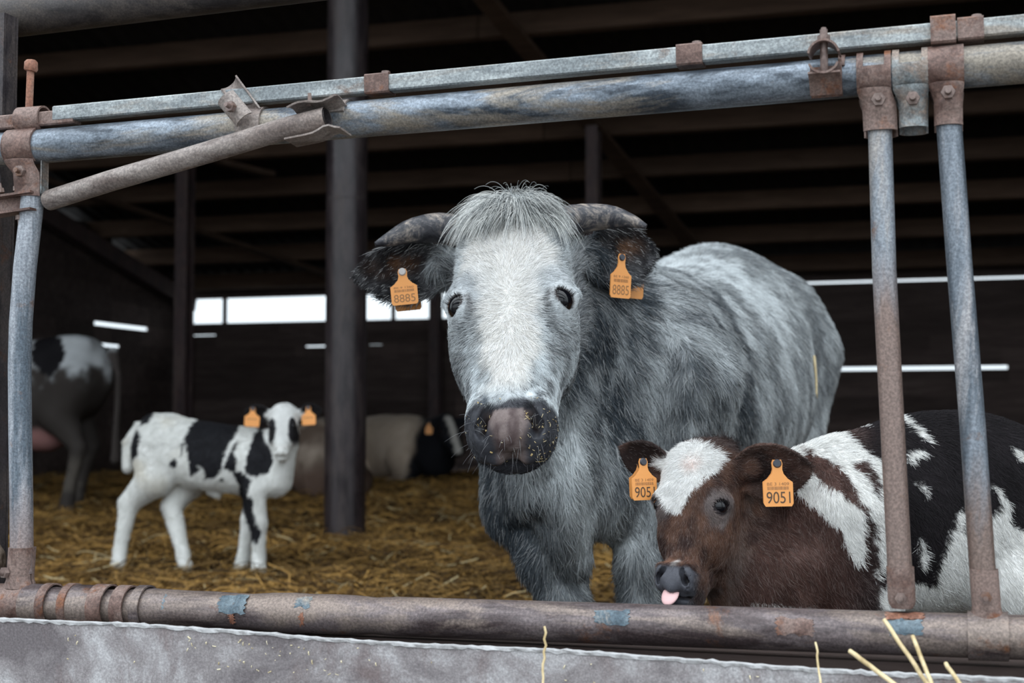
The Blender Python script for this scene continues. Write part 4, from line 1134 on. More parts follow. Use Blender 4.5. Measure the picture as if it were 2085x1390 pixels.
    h = strands('feed_crumbs', pts, np.repeat((R.uniform(.0003, .0008, n) + .0010 * (R.random(n) > .9))[:, None], 3, 1), lerp3((.45, .30, .10), (.75, .66, .45), R.random(n)), 'straw_strand', rt); tag(h, kind='stuff')

def loft_head(H, q):
    ts, w, f, b_ = H.dims()
    return loft(q[:, 0], q[:, 1], q[:, 2], ts, w, f, b_, 2.5, .42)

def lash(H, rt, R, n=46):
    for sx in (1, -1):
        g = unit((sx * H.gaze[0], H.gaze[1], H.gaze[2])); a = R.uniform(-.9, .9, n)
        c = np.array([sx * H.eye[0], H.eye[1], H.eye[2]])
        hz = unit(np.cross((0, 1, 0), g)); upv = np.cross(g, hz); upv = upv if upv[1] < 0 else -upv
        rootp = c + g * .026 + hz * (a * .020)[:, None] + upv * (.0135 * (1 - .6 * a * a))[:, None]
        tip = rootp + (g * .016 + upv * .004)[None] + hz * (a * .006)[:, None]; mid = (rootp + tip) / 2 - upv * .002
        w = lambda p: np.stack([H.W(*v) for v in p])
        pts = np.stack([w(rootp), w(mid), w(tip)], 1)
        h = strands('eyelashes', pts, np.tile(np.array([.0005, .0004, .00015]) * H.s, (n, 1)), np.tile(V3(.02, .018, .018), (n, 1)), 'strand', rt); tag(h, kind='stuff')

def horn_mat():
    m, nt, b = new_mat('horn', .5, 0, .4)
    v = mapping(nt, (1, 1, 1)); st = mapping(nt, (.35, 1.6, 1.6), (2, 1, 0))
    c = ramp(nt, [(.36, (.014, .014, .019)), (.48, (.055, .055, .064)), (.57, (.22, .19, .17)), (.66, (.50, .42, .35))], noise(nt, v, 22, 9, .78, .8))
    c = mix(nt, .5, c, ramp(nt, [(.3, (.2, .2, .2)), (.7, (.85, .85, .85))], noise(nt, st, 60, 6, .7)), 'OVERLAY')
    nt.links.new(c, b.inputs['Base Color']); bump(nt, b, noise(nt, st, 80, 6, .7), .4, .002)
horn_mat()
grey_cow()
# ------------------------------------------------------------------ the other animals
UP = V3(0, 0, 1)
CALF_WHITE = {
'A': [(0.476,0.68),(0.517,0.668),(0.519,0.645),(0.531,0.624),(0.56,0.601),(0.586,0.577),(0.595,0.568),(0.592,0.542),(0.594,0.507),(0.598,0.498),(0.591,0.481),(0.579,0.484),(0.568,0.513),(0.556,0.542),(0.527,0.571),(0.501,0.595),(0.489,0.607),(0.466,0.63),(0.464,0.674)],
'B': [(0.458,0.68),(0.476,0.683),(0.505,0.696),(0.561,0.704),(0.594,0.698),(0.605,0.683),(0.626,0.662),(0.64,0.648),(0.635,0.633),(0.634,0.607),(0.63,0.583),(0.639,0.548),(0.649,0.528),(0.647,0.519),(0.634,0.513),(0.638,0.49),(0.646,0.481),(0.629,0.475),(0.623,0.458),(0.612,0.455),(0.62,0.478),(0.617,0.507),(0.612,0.542),(0.601,0.571),(0.586,0.595),(0.578,0.624),(0.561,0.648),(0.534,0.665),(0.517,0.67),(0.475,0.674)],
'D': [(0.594,0.733),(0.618,0.760),(0.639,0.760),(0.638,0.709),(0.62,0.708),(0.612,0.721)],
'E': [(0.68,0.760),(0.698,0.756),(0.712,0.715),(0.726,0.703),(0.734,0.689),(0.729,0.686),(0.709,0.703),(0.697,0.721),(0.68,0.727)],
'F': [(0.684,0.662),(0.708,0.677),(0.72,0.67),(0.724,0.665),(0.717,0.664),(0.699,0.659),(0.686,0.646)],
'G': [(0.693,0.618),(0.707,0.618),(0.719,0.601),(0.713,0.598),(0.695,0.611)],
'H': [(0.698,0.522),(0.706,0.522),(0.713,0.49),(0.711,0.472),(0.703,0.469),(0.699,0.49)],
'I': [(0.622,0.44),(0.649,0.45),(0.696,0.449),(0.731,0.44),(0.734,0.466),(0.747,0.507),(0.753,0.536),(0.768,0.568),(0.786,0.582),(0.795,0.566),(0.777,0.554),(0.776,0.531),(0.791,0.531),(0.812,0.56),(0.836,0.563),(0.862,0.571),(0.865,0.548),(0.882,0.536),(1.2,0.507),(1.2,0.07),(0.623,0.07)],
'K': [(0.831,0.615),(0.845,0.609),(0.866,0.583),(0.862,0.56),(0.833,0.56),(0.851,0.58)],
'J': [(0.882,0.68),(0.9,0.674),(0.899,0.648),(0.885,0.665)],
'L': [(0.414,0.408),(0.525,0.404),(0.522,0.08),(0.414,0.08)]}
CALF_DARK = [(0.583,0.651),(0.608,0.656),(0.619,0.639),(0.623,0.607),(0.619,0.595),(0.607,0.612),(0.599,0.633),(0.586,0.642)]
CALF_FACE = [(0.273,0.703),(0.302,0.691),(0.326,0.681),(0.363,0.663),(0.35,0.639),(0.325,0.62),(0.306,0.596),(0.293,0.566),(0.268,0.570),(0.255,0.612),(0.251,0.633),(0.261,0.655),(0.269,0.679)]

def patches(P, polys, amp, scale, seed):
    j = lambda s: (fbm(P, scale, s, 3) - .5) * 2 * amp
    x = P[:, 0] + j(seed); z = P[:, 2] + j(seed + 7); on = np.zeros(len(P), bool)
    for p in polys: on |= in_poly(x, z, p)
    return on

def brown_calf():
    R = np.random.default_rng(23)
    rt = root('calf', (.75, 2.58, 0)); tag(rt, 'brown headed calf with black and white body behind the right bars, tongue out', 'calf')
    H = Head((.330, 2.525, .676), (-.235, -.37, -.90), (-.53, -.85, 0), .530, True, 1.0)
    S0 = V3(.50, 2.545, 0); b = unit((.97, .24, 0)); r = V3(b[1], -b[0], 0)
    at = lambda t, x, z: S0 + b * t + r * x + UP * z
    EL = Ear((.285, 2.585, .632), (.196, 2.60, .676), (.25, -.80, -.50), .036, .45, .005)
    ER = Ear((.395, 2.520, .634), (.516, 2.450, .642), (-.35, -.88, -.30), .050, .40, .005)
    legs = [([at(.09, .07, .56), at(.10, .075, .42), at(.06, .08, .25), at(.06, .08, .07), at(.05, .08, .025)], [.085, .056, .034, .025, .032]),
            ([at(.06, -.07, .56), at(.06, -.07, .42), at(.0, -.07, .25), at(.0, -.07, .07), at(-.01, -.07, .025)], [.080, .054, .034, .025, .032]),
            ([at(.47, .06, .56), at(.40, .085, .43), at(.53, .085, .28), at(.50, .085, .08), at(.49, .085, .025)], [.115, .080, .038, .026, .033]),
            ([at(.47, -.06, .56), at(.42, -.085, .43), at(.55, -.085, .28), at(.54, -.085, .08), at(.53, -.085, .025)], [.115, .080, .038, .026, .033])]
    def fn(P):
        q = P - S0; x, t, z = q @ r, q @ b, P[:, 2]
        d = loft(x, t, z, [-.03, .05, .14, .25, .36, .45, .53, .60], [.055, .105, .130, .140, .140, .130, .105, .05], [.60, .672, .708, .736, .738, .712, .655, .57], [.45, .385, .375, .375, .385, .41, .46, .50], 2.1, .5)
        d = smin(d, cone(P, (.395, 2.615, .585), (.55, 2.615, .560), .066, .110), .06)
        d = smin(d, cone(P, (.385, 2.580, .53), (.49, 2.555, .45), .062, .100), .05)
        d = smin(d, cone(P, (.40, 2.57, .47), (.45, 2.57, .37), .070, .075), .05)
        for p, rr in legs: d = smin(d, chain(P, p, rr, .02), .03)
        d = smin(d, chain(P, [at(.585, 0, .64), at(.65, 0, .55), at(.65, 0, .38)], [.025, .018, .016], .01), .02)
        d = d + (fbm(P, 9, 3, 3) - .5) * .010
        d = smin(d, H.sdf(P), .025)
        d = smin(d, cone(P, (.30, 2.575, .640), (.275, 2.588, .648), .022, .018), .02)
        d = smin(d, cone(P, (.380, 2.535, .636), (.415, 2.510, .640), .026, .020), .02)
        d = smin(d, EL.sdf(P), .010); d = smin(d, ER.sdf(P), .010)
        return d
    grid = (axis_lines(.15, 1.22, .009, (.18, .56), .0032), axis_lines(2.33, 2.85, .009, (2.36, 2.64), .0032), axis_lines(-.02, .80, .010, (.40, .72), .0032))
    def coat(P, N):
        q = H.Q(P); x, t, n = q.T; ax = np.abs(x)
        f1 = fbm(P, 22, 5, 4); f2 = fbm(P * V3(1, 1, .5), 80, 8, 3)
        k = sstep(.52, .66, P[:, 0])
        c = lerp3((.080, .041, .033), (.016, .013, .015), k) * (.55 + .9 * f1)[:, None]
        c = blend(c, (.17, .10, .085), .5 * sstep(.52, .68, f1) * (1 - k))
        wt = patches(P, CALF_WHITE.values(), .004, 60, 3) & ~patches(P, [CALF_DARK], .004, 60, 3)
        far = ((P - S0) @ r) < -.05
        onh = sstep(.09, .05, loft_head(H, q)) * sstep(.52, .46, P[:, 0])
        wt = wt & (onh < .5)
        c = np.where(wt[:, None], V3(.80, .79, .765)[None] * (.9 + .2 * f2)[:, None], c)
        hc = lerp3((.040, .021, .018), (.15, .078, .052), np.clip(sstep(.35, .68, f1 * .6 + f2 * .4), 0, 1))
        hc = blend(hc, (.030, .022, .024), .8 * sstep(.03, -.04, t))
        m = np.stack([ax, t, n], 1); e = np.linalg.norm((m - (np.array(H.eye) + unit(H.gaze) * .018)), axis=1)
        hc = blend(hc, (.20, .17, .165), .75 * sstep(.075, .045, e + .03 * (f2 - .5)))
        hc = blend(hc, (.025, .020, .022), sstep(.036, .029, e))
        fc = patches(P, [CALF_FACE], .003, 70, 13) & (n > -.045) & (t < .24)
        hc = np.where(fc[:, None], V3(.84, .83, .81)[None] * (.94 + .1 * f2)[:, None], hc)
        ros = np.exp(-(((x + .0) / .02) ** 2 + ((t - .07) / .022) ** 2)) * fc
        hc = blend(hc, (.78, .52, .45), .5 * ros)
        mz = sstep(.410, .428, t + .04 * (f1 - .5)) * np.maximum(sstep(-.075, -.050, n), sstep(.495, .51, t)) * sstep(.078, .064, ax + .25 * np.maximum(0, -n - .03))
        nos = np.exp(-(((ax / .74 - .058) / .015) ** 2 + ((t - .456) / .018) ** 2))
        hc = blend(hc, (.11, .095, .09), .5 * sstep(-.10, -.16, n) * sstep(.45, .65, f2))
        hc = blend(hc, (.030, .024, .026), .75 * sstep(.44, .47, t))
        hc = blend(hc, (.080, .082, .096), mz)
        hc = blend(hc, (.012, .010, .012), np.clip(nos * 1.8 - .3, 0, 1))
        hc = blend(hc, (.6, .58, .56), .7 * np.exp(-(((x - .0) / .010) ** 2 + ((t - .405) / .012) ** 2)) * (n > -.05))
        c = c * (1 - onh[:, None]) + hc * onh[:, None]
        for E_ in (EL, ER):
            a, l, y = E_.Q(P); on = sstep(.009, .002, E_.sdf(P)) * sstep(.02, .2, l)
            ec = lerp3((.035, .022, .020), (.13, .075, .060), sstep(.35, .65, f1)); ec = np.where(((N @ E_.f) > .3)[:, None], ec * .55, ec)
            c = c * (1 - on[:, None]) + ec * on[:, None]
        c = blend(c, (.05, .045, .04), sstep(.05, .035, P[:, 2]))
        return np.clip(c, 0, 1), mz * onh
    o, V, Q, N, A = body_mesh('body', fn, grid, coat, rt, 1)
    H.add_eyes(rt, .0285); lash(H, rt, R, 40)
    txt = [('BE 3 1409', .475, .070, 'tag_faded_ink', .74), ('9051', .79, .27, 'tag_ink', .80)]
    ear_tag(rt, (.4535, 2.444, .6500), (.02, -.05, -1), (1, -.10, .16), .050, .073, txt, 'tag_stud_dark', label='orange ear tag reading 9051 in the near ear', back=V3(.005, .035, 0))
    ear_tag(rt, (.234, 2.552, .650), (.04, -.06, -1), (1, .35, .06), .048, .068, txt, 'tag_stud_dark', label='orange ear tag reading 9051 half hidden by the face', back=V3(.0, .05, 0))
    # tongue
    c = H.W(.004, .520, -.045) + V3(-.010, -.006, .011); rot = np.stack([H.ex, unit(H.ea + .25 * H.en), unit(np.cross(H.ex, unit(H.ea + .25 * H.en)))])
    vs, fs = uv_ball(1, 24, 16); vs = np.array(vs) * V3(.0155, .0215, .0055)
    MB().add(np.asarray(c) + vs @ rot, fs).put('tongue', MATS['tongue'], rt, smooth=True)
    def weight(c):
        q = H.Q(c); w = np.ones(len(c))
        w[(loft_head(H, q) < .08) & (c[:, 0] < .48)] = 3.4
        w[(q[:, 1] > .418) & (q[:, 2] > -.065) & (np.abs(q[:, 0]) < .068)] = .02
        e = np.linalg.norm(np.stack([np.abs(q[:, 0]), q[:, 1], q[:, 2]], 1) - (np.array(H.eye) + unit(H.gaze) * .018), axis=1); w[e < .034] = 0
        w[((c - S0) @ r < -.06)] *= .3; w[c[:, 2] < .3] *= .3
        return w
    n = 270000
    P, M = sample(V, Q, N, A, weight, n, R); q = H.Q(P); x, t, nn = q.T
    onh = sstep(.09, .05, loft_head(H, q)) * sstep(.52, .46, P[:, 0])
    dv = np.stack([x * 1.6, t - .05, 0 * t], 1) + R.normal(0, .03, (n, 3)) * V3(1, 1, 0); dv /= np.linalg.norm(dv, axis=1)[:, None] + .05
    flow = (dv[:, :1] * H.ex + dv[:, 1:2] * H.ea) * onh[:, None] + np.tile(b * .6 - UP * .8, (n, 1)) * (1 - onh[:, None])
    L = .015 * (1 - onh) + onh * np.interp(t, [-.06, .0, .1, .2, .35, .45], [.022, .018, .012, .010, .010, .008]) * (1 + .5 * (nn < -.12))
    for E_ in (EL, ER):
        a, l, y = E_.Q(P); on = (E_.sdf(P) < .004) & (l > .05); L[on] = .008; flow[on] = E_.l
    c, wet = coat(P, M); c = c * (.72 + .62 * R.random(n))[:, None]
    sh = (R.random(n) > .80) & (c.mean(1) < .3) & (P[:, 0] < .62); c[sh] = c[sh] * .9 + V3(.10, .085, .08)
    fur('coat_hair', P, M, flow, L, np.where(onh > .5, .00026, .00032), np.clip(c, 0, 1), rt, R, .36, 4, .25, 90., .7)

plain('tongue', (.80, .50, .50), .35)

def spot_calf():
    R = np.random.default_rng(31)
    rt = root('calf', (-1.5, 6.9, 0)); tag(rt, 'white calf with black patches standing in the straw left of the pillar', 'calf')
    H = Head((-1.080, 6.735, .800), (.020, -.42, -.90), (.03, -.88, .42), .50, True, 1.0)
    S0 = V3(-1.13, 6.85, 0); b = unit((-.69, .20, 0)); r = V3(-b[1], b[0], 0)
    at = lambda t, x, z: S0 + b * t + r * x + UP * z
    EL = Ear((-1.145, 6.775, .755), (-1.275, 6.80, .775), (.2, -.9, -.3), .044, .35, .007)
    ER = Ear((-1.010, 6.775, .755), (-.905, 6.80, .785), (-.2, -.9, -.3), .044, .35, .007)
    legs = [([at(.09, .07, .52), V3(-1.215, 6.765, .40), V3(-1.195, 6.75, .25), V3(-1.195, 6.76, .08), V3(-1.187, 6.735, .02)], [.080, .052, .036, .029, .036]),
            ([at(.10, -.07, .52), V3(-1.245, 6.90, .40), V3(-1.265, 6.89, .25), V3(-1.292, 6.90, .08), V3(-1.300, 6.88, .02)], [.080, .050, .034, .028, .036]),
            ([at(.62, .05, .58), at(.60, .085, .45), V3(-1.865, 6.96, .325), V3(-1.895, 6.93, .10), V3(-1.895, 6.90, .02)], [.120, .088, .047, .030, .036]),
            ([at(.60, -.06, .56), at(.50, -.07, .43), V3(-1.665, 7.00, .31), V3(-1.585, 6.90, .09), V3(-1.560, 6.87, .02)], [.110, .080, .048, .030, .036])]
    def fn(P):
        q = P - S0; x, t, z = q @ r, q @ b, P[:, 2]
        d = loft(x, t, z, [-.04, .05, .16, .3, .45, .6, .70, .76], [.05, .10, .125, .135, .14, .130, .105, .05], [.60, .675, .698, .712, .735, .762, .740, .66], [.44, .375, .375, .385, .40, .43, .48, .55], 2.1, .5)
        d = smin(d, cone(P, (-1.085, 6.80, .66), (-1.18, 6.84, .55), .070, .110), .05)
        d = smin(d, cone(P, (-1.075, 6.785, .60), (-1.13, 6.80, .45), .055, .085), .04)
        for p, rr in legs: d = smin(d, chain(P, p, rr, .02), .035)
        d = smin(d, chain(P, [at(.74, 0, .70), at(.80, .01, .62), at(.79, .02, .50)], [.026, .022, .026], .01), .02)
        d = smin(d, cone(P, at(.34, 0, .385), at(.30, 0, .365), .022, .014), .03)
        d = d + (fbm(P, 9, 3, 3) - .5) * .012
        d = smin(d, H.sdf(P), .025)
        d = smin(d, cone(P, (-1.125, 6.765, .758), (-1.16, 6.78, .757), .025, .020), .02)
        d = smin(d, cone(P, (-1.03, 6.765, .758), (-.995, 6.78, .757), .025, .020), .02)
        return smin(smin(d, EL.sdf(P), .01), ER.sdf(P), .01)
    grid = (axis_lines(-2.05, -.86, .013, (-1.30, -.89), .0062), axis_lines(6.55, 7.25, .013, (6.55, 6.85), .0062), axis_lines(-.03, .86, .013, (.50, .84), .0062))
    BG = {
'saddle': [(-1.513,0.76),(-1.442,0.77),(-1.336,0.76),(-1.294,0.74),(-1.314,0.667),(-1.349,0.611),(-1.369,0.554),(-1.383,0.491),(-1.411,0.463),(-1.467,0.449),(-1.46,0.477),(-1.475,0.505),(-1.51,0.526),(-1.489,0.491),(-1.538,0.466),(-1.545,0.505),(-1.546,0.54),(-1.561,0.604),(-1.568,0.646),(-1.548,0.702)],
'p2': [(-1.307,0.639),(-1.299,0.625),(-1.32,0.575),(-1.299,0.547),(-1.312,0.491),(-1.362,0.498),(-1.369,0.512),(-1.334,0.589)],
'neck': [(-1.187,0.723),(-1.172,0.646),(-1.129,0.582),(-1.122,0.54),(-1.143,0.484),(-1.199,0.47),(-1.248,0.47),(-1.256,0.512),(-1.243,0.589),(-1.222,0.667)],
'leg': [(-1.333,0.491),(-1.281,0.491),(-1.225,0.449),(-1.235,0.399),(-1.246,0.371),(-1.21,0.364),(-1.215,0.308),(-1.197,0.252),(-1.175,0.21),(-1.190,0.151),(-1.225,0.161),(-1.257,0.217),(-1.289,0.294),(-1.311,0.371),(-1.297,0.421)],
'spot1': [(-1.644,0.526),(-1.634,0.546),(-1.616,0.549),(-1.601,0.533),(-1.605,0.512),(-1.623,0.504),(-1.641,0.512)],
'spot2': [(-1.395,0.449),(-1.386,0.461),(-1.372,0.456),(-1.369,0.442),(-1.386,0.436)],
'strip': [(-1.589,0.618),(-1.575,0.628),(-1.571,0.568),(-1.585,0.561)],
'tail': [(-1.83,0.695),(-1.79,0.667),(-1.80,0.561),(-1.85,0.533),(-1.84,0.625)],
'tailtop': [(-1.81,0.759),(-1.75,0.766),(-1.76,0.723),(-1.81,0.702)]}
    def coat(P, N):
        q = H.Q(P); x, t, n = q.T; ax = np.abs(x); f = fbm(P, 30, 5, 3)
        c = lerp3((.60, .60, .57), (.80, .80, .78), f)
        c = blend(c, (.62, .55, .42), .4 * sstep(.5, .7, fbm(P, 6, 44, 3)) * sstep(-1.5, -1.75, P[:, 0]))
        bl = patches(P, BG.values(), .007, 40, 3) & (((P - S0) @ r) > -.06)
        onh = sstep(.09, .05, loft_head(H, q)) * sstep(.60, .64, P[:, 2])
        c = np.where((bl & (onh < .5))[:, None], V3(.014, .014, .017)[None], c)
        ep = (((ax - .098) / .042) ** 2 + ((t - .245) / .115) ** 2 + .5 * (f - .5)) < 1
        hc = np.where(ep[:, None], V3(.016, .015, .017)[None], lerp3((.62, .62, .61), (.82, .82, .80), f))
        hc = blend(hc, (.74, .46, .46), sstep(.415, .435, t) * sstep(-.12, -.06, n) * sstep(.085, .06, ax))
        c = c * (1 - onh[:, None]) + hc * onh[:, None]
        for E_ in (EL, ER):
            a, l, y = E_.Q(P); on = sstep(.012, .003, E_.sdf(P)) * sstep(.0, .15, l); c = c * (1 - on[:, None]) + np.array([.016, .014, .015])[None] * on[:, None]
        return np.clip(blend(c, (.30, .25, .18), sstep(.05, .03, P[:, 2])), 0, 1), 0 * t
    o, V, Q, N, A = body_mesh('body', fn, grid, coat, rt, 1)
    H.add_eyes(rt, .027)
    tx = [('BE 3 1409', .475, .06, 'tag_faded_ink', .7)]
    ear_tag(rt, (-1.224, 6.735, .785), (-.05, -.05, -1), (1, .1, .10), .070, .085, [], 'tag_stud_dark', label='orange ear tag on the left side of the head')
    ear_tag(rt, (-.962, 6.735, .790), (.05, -.05, -1), (1, -.2, .12), .068, .082, [], 'tag_stud_dark', label='orange ear tag beside the pillar')
    n = 36000
    P, M = sample(V, Q, N, A, lambda c: 1 + 1.0 * (c[:, 2] > .6), n, R); c, w = coat(P, M)
    L = np.where(loft_head(H, H.Q(P)) < .08, .010, .016)
    fur('coat_hair', P, M, np.tile(b * .6 - UP * .8, (n, 1)), L, np.full(n, .0008), np.clip(c * (.8 + .4 * R.random(n))[:, None], 0, 1), rt, R, .4, 3, .3, 60., .5)
brown_calf()
spot_calf()

def standing_cow():
    """patched cow at the far left, seen from behind its flank, walking out of view"""
    rt = root('cow', (-3.9, 11.6, 0)); tag(rt, 'dirty white cow with black hip patch standing at the far left behind the bent bar', 'cow')
    S0 = V3(-3.27, 11.62, 0); b = unit((-1, .06, 0)); r = V3(-b[1], b[0], 0)
    at = lambda t, x, z: S0 + b * t + r * x + UP * z
    H = Head(at(2.05, 0, 1.45) - V3(.0, .0, .0), (-.75, 0, -.66), (-.66, 0, .75), 1.0, False, 1)
    H.ex = V3(0, 1, 0)
    legs = [([at(.28, .16, 1.05), at(.36, .19, .78), V3(-3.46, 11.40, .52), V3(-3.52, 11.40, .24), V3(-3.55, 11.40, .04)], [.24, .15, .065, .045, .060]),
            ([at(.28, -.16, 1.05), at(.36, -.19, .78), at(.22, -.18, .52), at(.30, -.18, .24), at(.34, -.18, .04)], [.24, .15, .065, .045, .060]),
            ([at(1.45, .17, .95), at(1.45, .17, .65), at(1.50, .16, .38), at(1.48, .16, .04)], [.18, .10, .055, .055]),
            ([at(1.50, -.17, .95), at(1.50, -.17, .65), at(1.55, -.16, .38), at(1.53, -.16, .04)], [.18, .10, .055, .055])]
    tail = [at(-.02, .02, 1.30), at(-.07, .03, 1.10), at(-.06, .03, .75), at(-.05, .02, .42)]
    def fn(P):
        q = P - S0; x, t, z = q @ r, q @ b, P[:, 2]
        d = loft(x, t, z, [-.02, .10, .3, .6, .9, 1.2, 1.5, 1.7], [.10, .22, .30, .33, .34, .33, .28, .15], [1.22, 1.37, 1.43, 1.40, 1.36, 1.35, 1.38, 1.25], [1.0, .85, .72, .62, .58, .58, .62, .75], 2.2, .5)
        d = smin(d, ell(P, at(.24, .18, 1.35), (.14, .08, .07)), .08)
        for p, rr in legs: d = smin(d, chain(P, p, rr, .03), .06)
        d = smin(d, chain(P, tail, [.045, .03, .025, .045], .02), .02)
        d = smin(d, ell(P, at(.55, .04, .62), (.22, .15, .14)), .05)
        d = smin(d, cone(P, at(1.6, 0, 1.12), at(2.0, 0, 1.32), .20, .13), .1)
        d = smin(d, H.sdf(P), .05)
        return d + (fbm(P, 4, 3, 3) - .5) * .02
    patch = [(-3.86, 1.39), (-3.72, 1.43), (-3.60, 1.38), (-3.565, 1.28), (-3.57, 1.17), (-3.64, 1.08), (-3.73, 1.09), (-3.85, 1.21)]
    def coat(P, N):
        f = fbm(P, 9, 5, 4); z = P[:, 2]
        c = lerp3((.40, .42, .44), (.62, .64, .66), f)
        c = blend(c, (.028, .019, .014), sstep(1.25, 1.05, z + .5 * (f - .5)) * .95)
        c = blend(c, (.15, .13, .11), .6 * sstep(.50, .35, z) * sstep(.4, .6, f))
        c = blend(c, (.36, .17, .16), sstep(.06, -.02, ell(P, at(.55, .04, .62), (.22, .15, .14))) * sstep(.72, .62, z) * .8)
        c = np.where(patches(P, [patch], .012, 9, 3)[:, None], V3(.012, .011, .013)[None], c)
        c = blend(c, (.06, .05, .046), sstep(.04, .0, chain(P, tail, [.045, .03, .025, .045])) * sstep(1.34, 1.28, z))
        return np.clip(c, 0, 1), 0 * z
    grid = (axis_lines(-5.75, -3.10, .030, (-4.1, -3.15), .020), axis_lines(11.15, 12.15, .024), axis_lines(-.05, 1.65, .024))
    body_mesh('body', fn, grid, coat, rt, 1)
    for sx in (-1, 1): pass

def lying(name_label, S0, b, tabs, neck, H, ears, coat, tags, base, hind, grid):
    rt = root('cow', base); tag(rt, name_label, 'cow')
    b = unit(b); r = V3(-b[1], b[0], 0); S0 = np.asarray(S0, float)
    at = lambda t, x, z: S0 + b * t + r * x + UP * z
    legs = [[at(*p) for p in l[0]] for l in hind]; lr = [l[1] for l in hind]
    def fn(P):
        q = P - S0; x, t, z = q @ r, q @ b, P[:, 2]
        d = loft(x, t, z, *tabs, 2.2, .55)
        for a0, a1, ra, rb in neck: d = smin(d, cone(P, a0, a1, ra, rb), .08)
        for p, rr in zip(legs, lr): d = smin(d, chain(P, p, rr, .03), .05)
        d = d + (fbm(P, 4, 3, 3) - .5) * .02
        d = smin(d, H.sdf(P), .04)
        for e in ears: d = smin(d, e.sdf(P), .02)
        return d
    body_mesh('body', fn, grid, lambda P, N: coat(P, N, H, ears), rt, 1)
    for a in tags: ear_tag(rt, *a[:5], [], 'tag_stud_dark', label=a[5])
    H.add_eyes(rt)

standing_cow()
def coat_black_cream(P, N, H, ears):
    q = H.Q(P); f = fbm(P, 7, 5, 4)
    c = lerp3((.34, .25, .18), (.60, .50, .41), f)
    front = sstep(-.02, .06, P[:, 0] + 1.04 - .25 * (P[:, 2] - .5) + .12 * (f - .5))
    c = blend(c, (.012, .012, .015), front)
    onh = sstep(.07, .03, loft_head(H, q))
    c = blend(c, (.50, .47, .43), onh * sstep(.055, .035, np.abs(q[:, 0] + .01) + .03 * (f - .5)) * sstep(.0, .06, q[:, 1]) * sstep(-.06, -.02, q[:, 2]))
    return np.clip(c, 0, 1), 0 * f
Hl = Head((-.665, 14.72, .800), (.30, -.52, -.80), (.42, -.78, .46), .86)
lying('black fronted cow with cream rump lying in the straw right of the pillar', (-.86, 15.15, 0), (-.50, .72, 0),
    ([-.05, .10, .35, .7, 1.1, 1.4, 1.55], [.16, .27, .35, .38, .37, .28, .12], [.62, .74, .80, .80, .80, .72, .52], [.10, .06, .05, .05, .05, .05, .08]),
    [((-.70, 14.86, .68), (-.84, 15.15, .52), .14, .24), ((-.68, 14.85, .55), (-.80, 15.05, .35), .12, .22)],
    Hl, [Ear((-.765, 14.80, .74), (-.93, 14.84, .68), (.1, -.9, -.3), .06, .35, .014), Ear((-.575, 14.78, .75), (-.43, 14.80, .70), (-.1, -.9, -.3), .06, .35, .014)],
    coat_black_cream, [((-.860, 14.76, .715), (0, -.02, -1), (1, 0, 0), .075, .115, 'orange ear tag on the black ear')],
    (-1.1, 15.4, 0), [([(1.2, .30, .35), (.85, .44, .22), (1.25, .50, .10)], [.22, .13, .07]), ([(.25, .22, .30), (-.05, .30, .14), (.25, .36, .08)], [.16, .08, .06])],
    (axis_lines(-2.15, -.2, .026), axis_lines(14.4, 16.75, .03), axis_lines(.0, 1.0, .022)))
def coat_dun(P, N, H, ears):
    f = fbm(P, 6, 15, 4)
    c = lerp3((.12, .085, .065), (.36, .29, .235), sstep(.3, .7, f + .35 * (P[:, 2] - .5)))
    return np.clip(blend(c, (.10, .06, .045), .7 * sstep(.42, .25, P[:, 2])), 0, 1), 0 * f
Hd = Head((-2.02, 14.05, .66), (-.50, .55, -.55), (-.35, .5, .75), .85)
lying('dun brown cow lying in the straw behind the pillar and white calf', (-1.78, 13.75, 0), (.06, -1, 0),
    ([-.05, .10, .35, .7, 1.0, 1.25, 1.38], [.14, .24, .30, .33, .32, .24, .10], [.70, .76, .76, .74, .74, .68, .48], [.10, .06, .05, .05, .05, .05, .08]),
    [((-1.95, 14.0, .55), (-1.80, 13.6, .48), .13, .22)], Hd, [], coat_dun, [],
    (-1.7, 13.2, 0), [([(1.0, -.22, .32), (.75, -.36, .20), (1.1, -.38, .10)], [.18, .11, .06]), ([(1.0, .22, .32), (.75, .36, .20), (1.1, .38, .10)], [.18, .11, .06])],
    (axis_lines(-2.65, -1.15, .03), axis_lines(12.1, 14.8, .032), axis_lines(.0, 1.1, .026)))

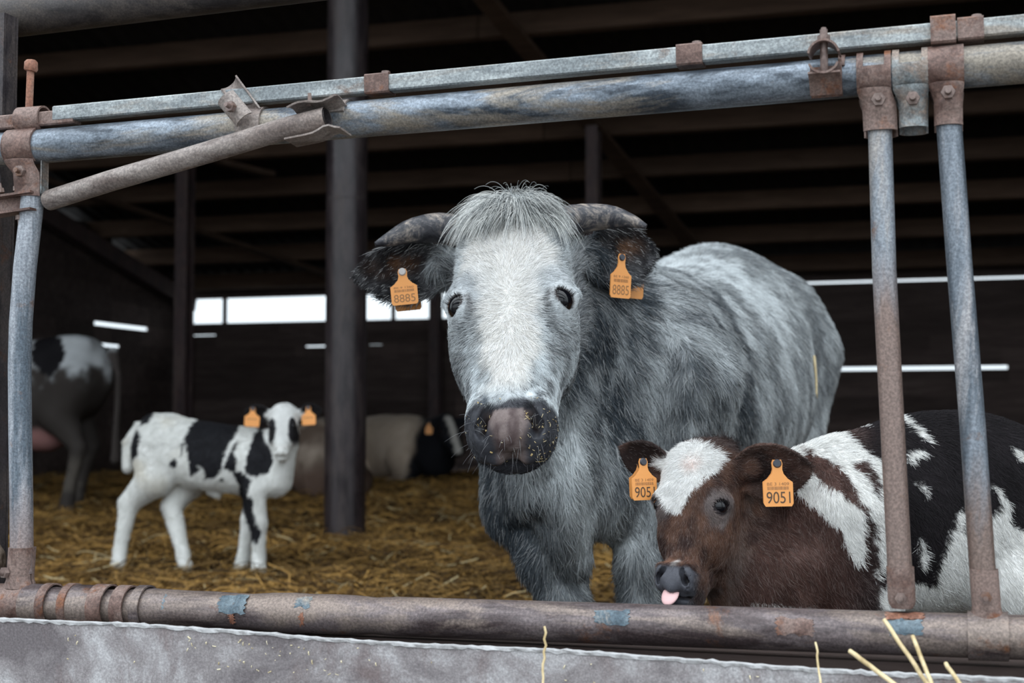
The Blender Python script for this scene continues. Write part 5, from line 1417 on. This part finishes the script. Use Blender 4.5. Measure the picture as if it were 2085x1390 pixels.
# ------------------------------------------------------------------ loose straws in front of the kerb
def stalk(pts, r, label, col=(.62, .50, .28), extra=None):
    m, nt, bb = (MATS['stalk'], None, None)
    rt = MB().tube(pts, r, 8); o = rt.put('straw_stalk', m, None, BARN, True, 60); tag(o, label, 'straw', 'loose straws')
    return o
def kinked(a, b2, n=9, amp=.002):
    a, b2 = Vector(a), Vector(b2); d = b2 - a
    far = b2 + d.normalized() * ((b2.z - .0) / max(.2, -d.normalized().z) * 1.0)
    far.z = max(far.z, 0.004)
    P = [a.lerp(b2, i / (n - 1)) + Vector((random.uniform(-amp, amp), random.uniform(-amp, amp) * .5, 0)) for i in range(n)]
    return P + [b2.lerp(far, .5), far]
for a, b2, r_, lab, am in (((-.576, 2.055, .418), (-.574, 2.03, .348), .0020, 'thin twisted pale straw standing alone before the kerb centre', .0022),
        ((-.182, 2.050, .413), (-.175, 2.02, .369), .0016, 'thin short straw leaning on the kerb below the calf', .0012),
        ((-.135, 2.040, .405), (-.078, 1.99, .374), .0034, 'thick slanting straw left of the longest straw before the kerb', .0006),
        ((-.089, 2.045, .449), (-.034, 1.99, .377), .0030, 'long bent straw reaching highest up to the bottom rail', .0010),
        ((-.051, 2.018, .432), (-.025, 1.955, .377), .0029, 'straight straw standing right of the longest one', .0004),
        ((-.009, 2.040, .394), (.019, 1.98, .380 - .016), .0030, 'rightmost short slanting straw before the kerb', .0005)):
    stalk(kinked(a, b2, 9, am), r_, lab)
def chaff():
    n = 70; f = lambda u: .389 - .0125 * (u + 1.45)
    u = np.where(rng.random(n) > .45, rng.normal(-1.05, .08, n), rng.uniform(-1.6, .1, n)); z = f(u) - .012 - rng.random(n) ** 1.2 * .05
    an = rng.random(n) * np.pi; L = rng.uniform(.0008, .0035, n); v = np.full(n, 2.0775)
    A_ = np.stack([u - np.cos(an) * L, v, z - np.sin(an) * L], 1); B_ = np.stack([u + np.cos(an) * L, v, z + np.sin(an) * L], 1)
    o = strands('chaff', np.stack([A_, (A_ + B_) / 2 - V3(0, .001, 0), B_], 1), np.repeat(rng.uniform(.0004, .0012, n)[:, None], 3, 1), lerp3((.40, .32, .18), (.80, .72, .52), rng.random(n)), 'straw_strand')
    o.rotation_euler = BARN.to_euler(); tag(o, 'crumbs of straw chaff stuck on the kerb face', 'chaff', kind='stuff')
chaff()
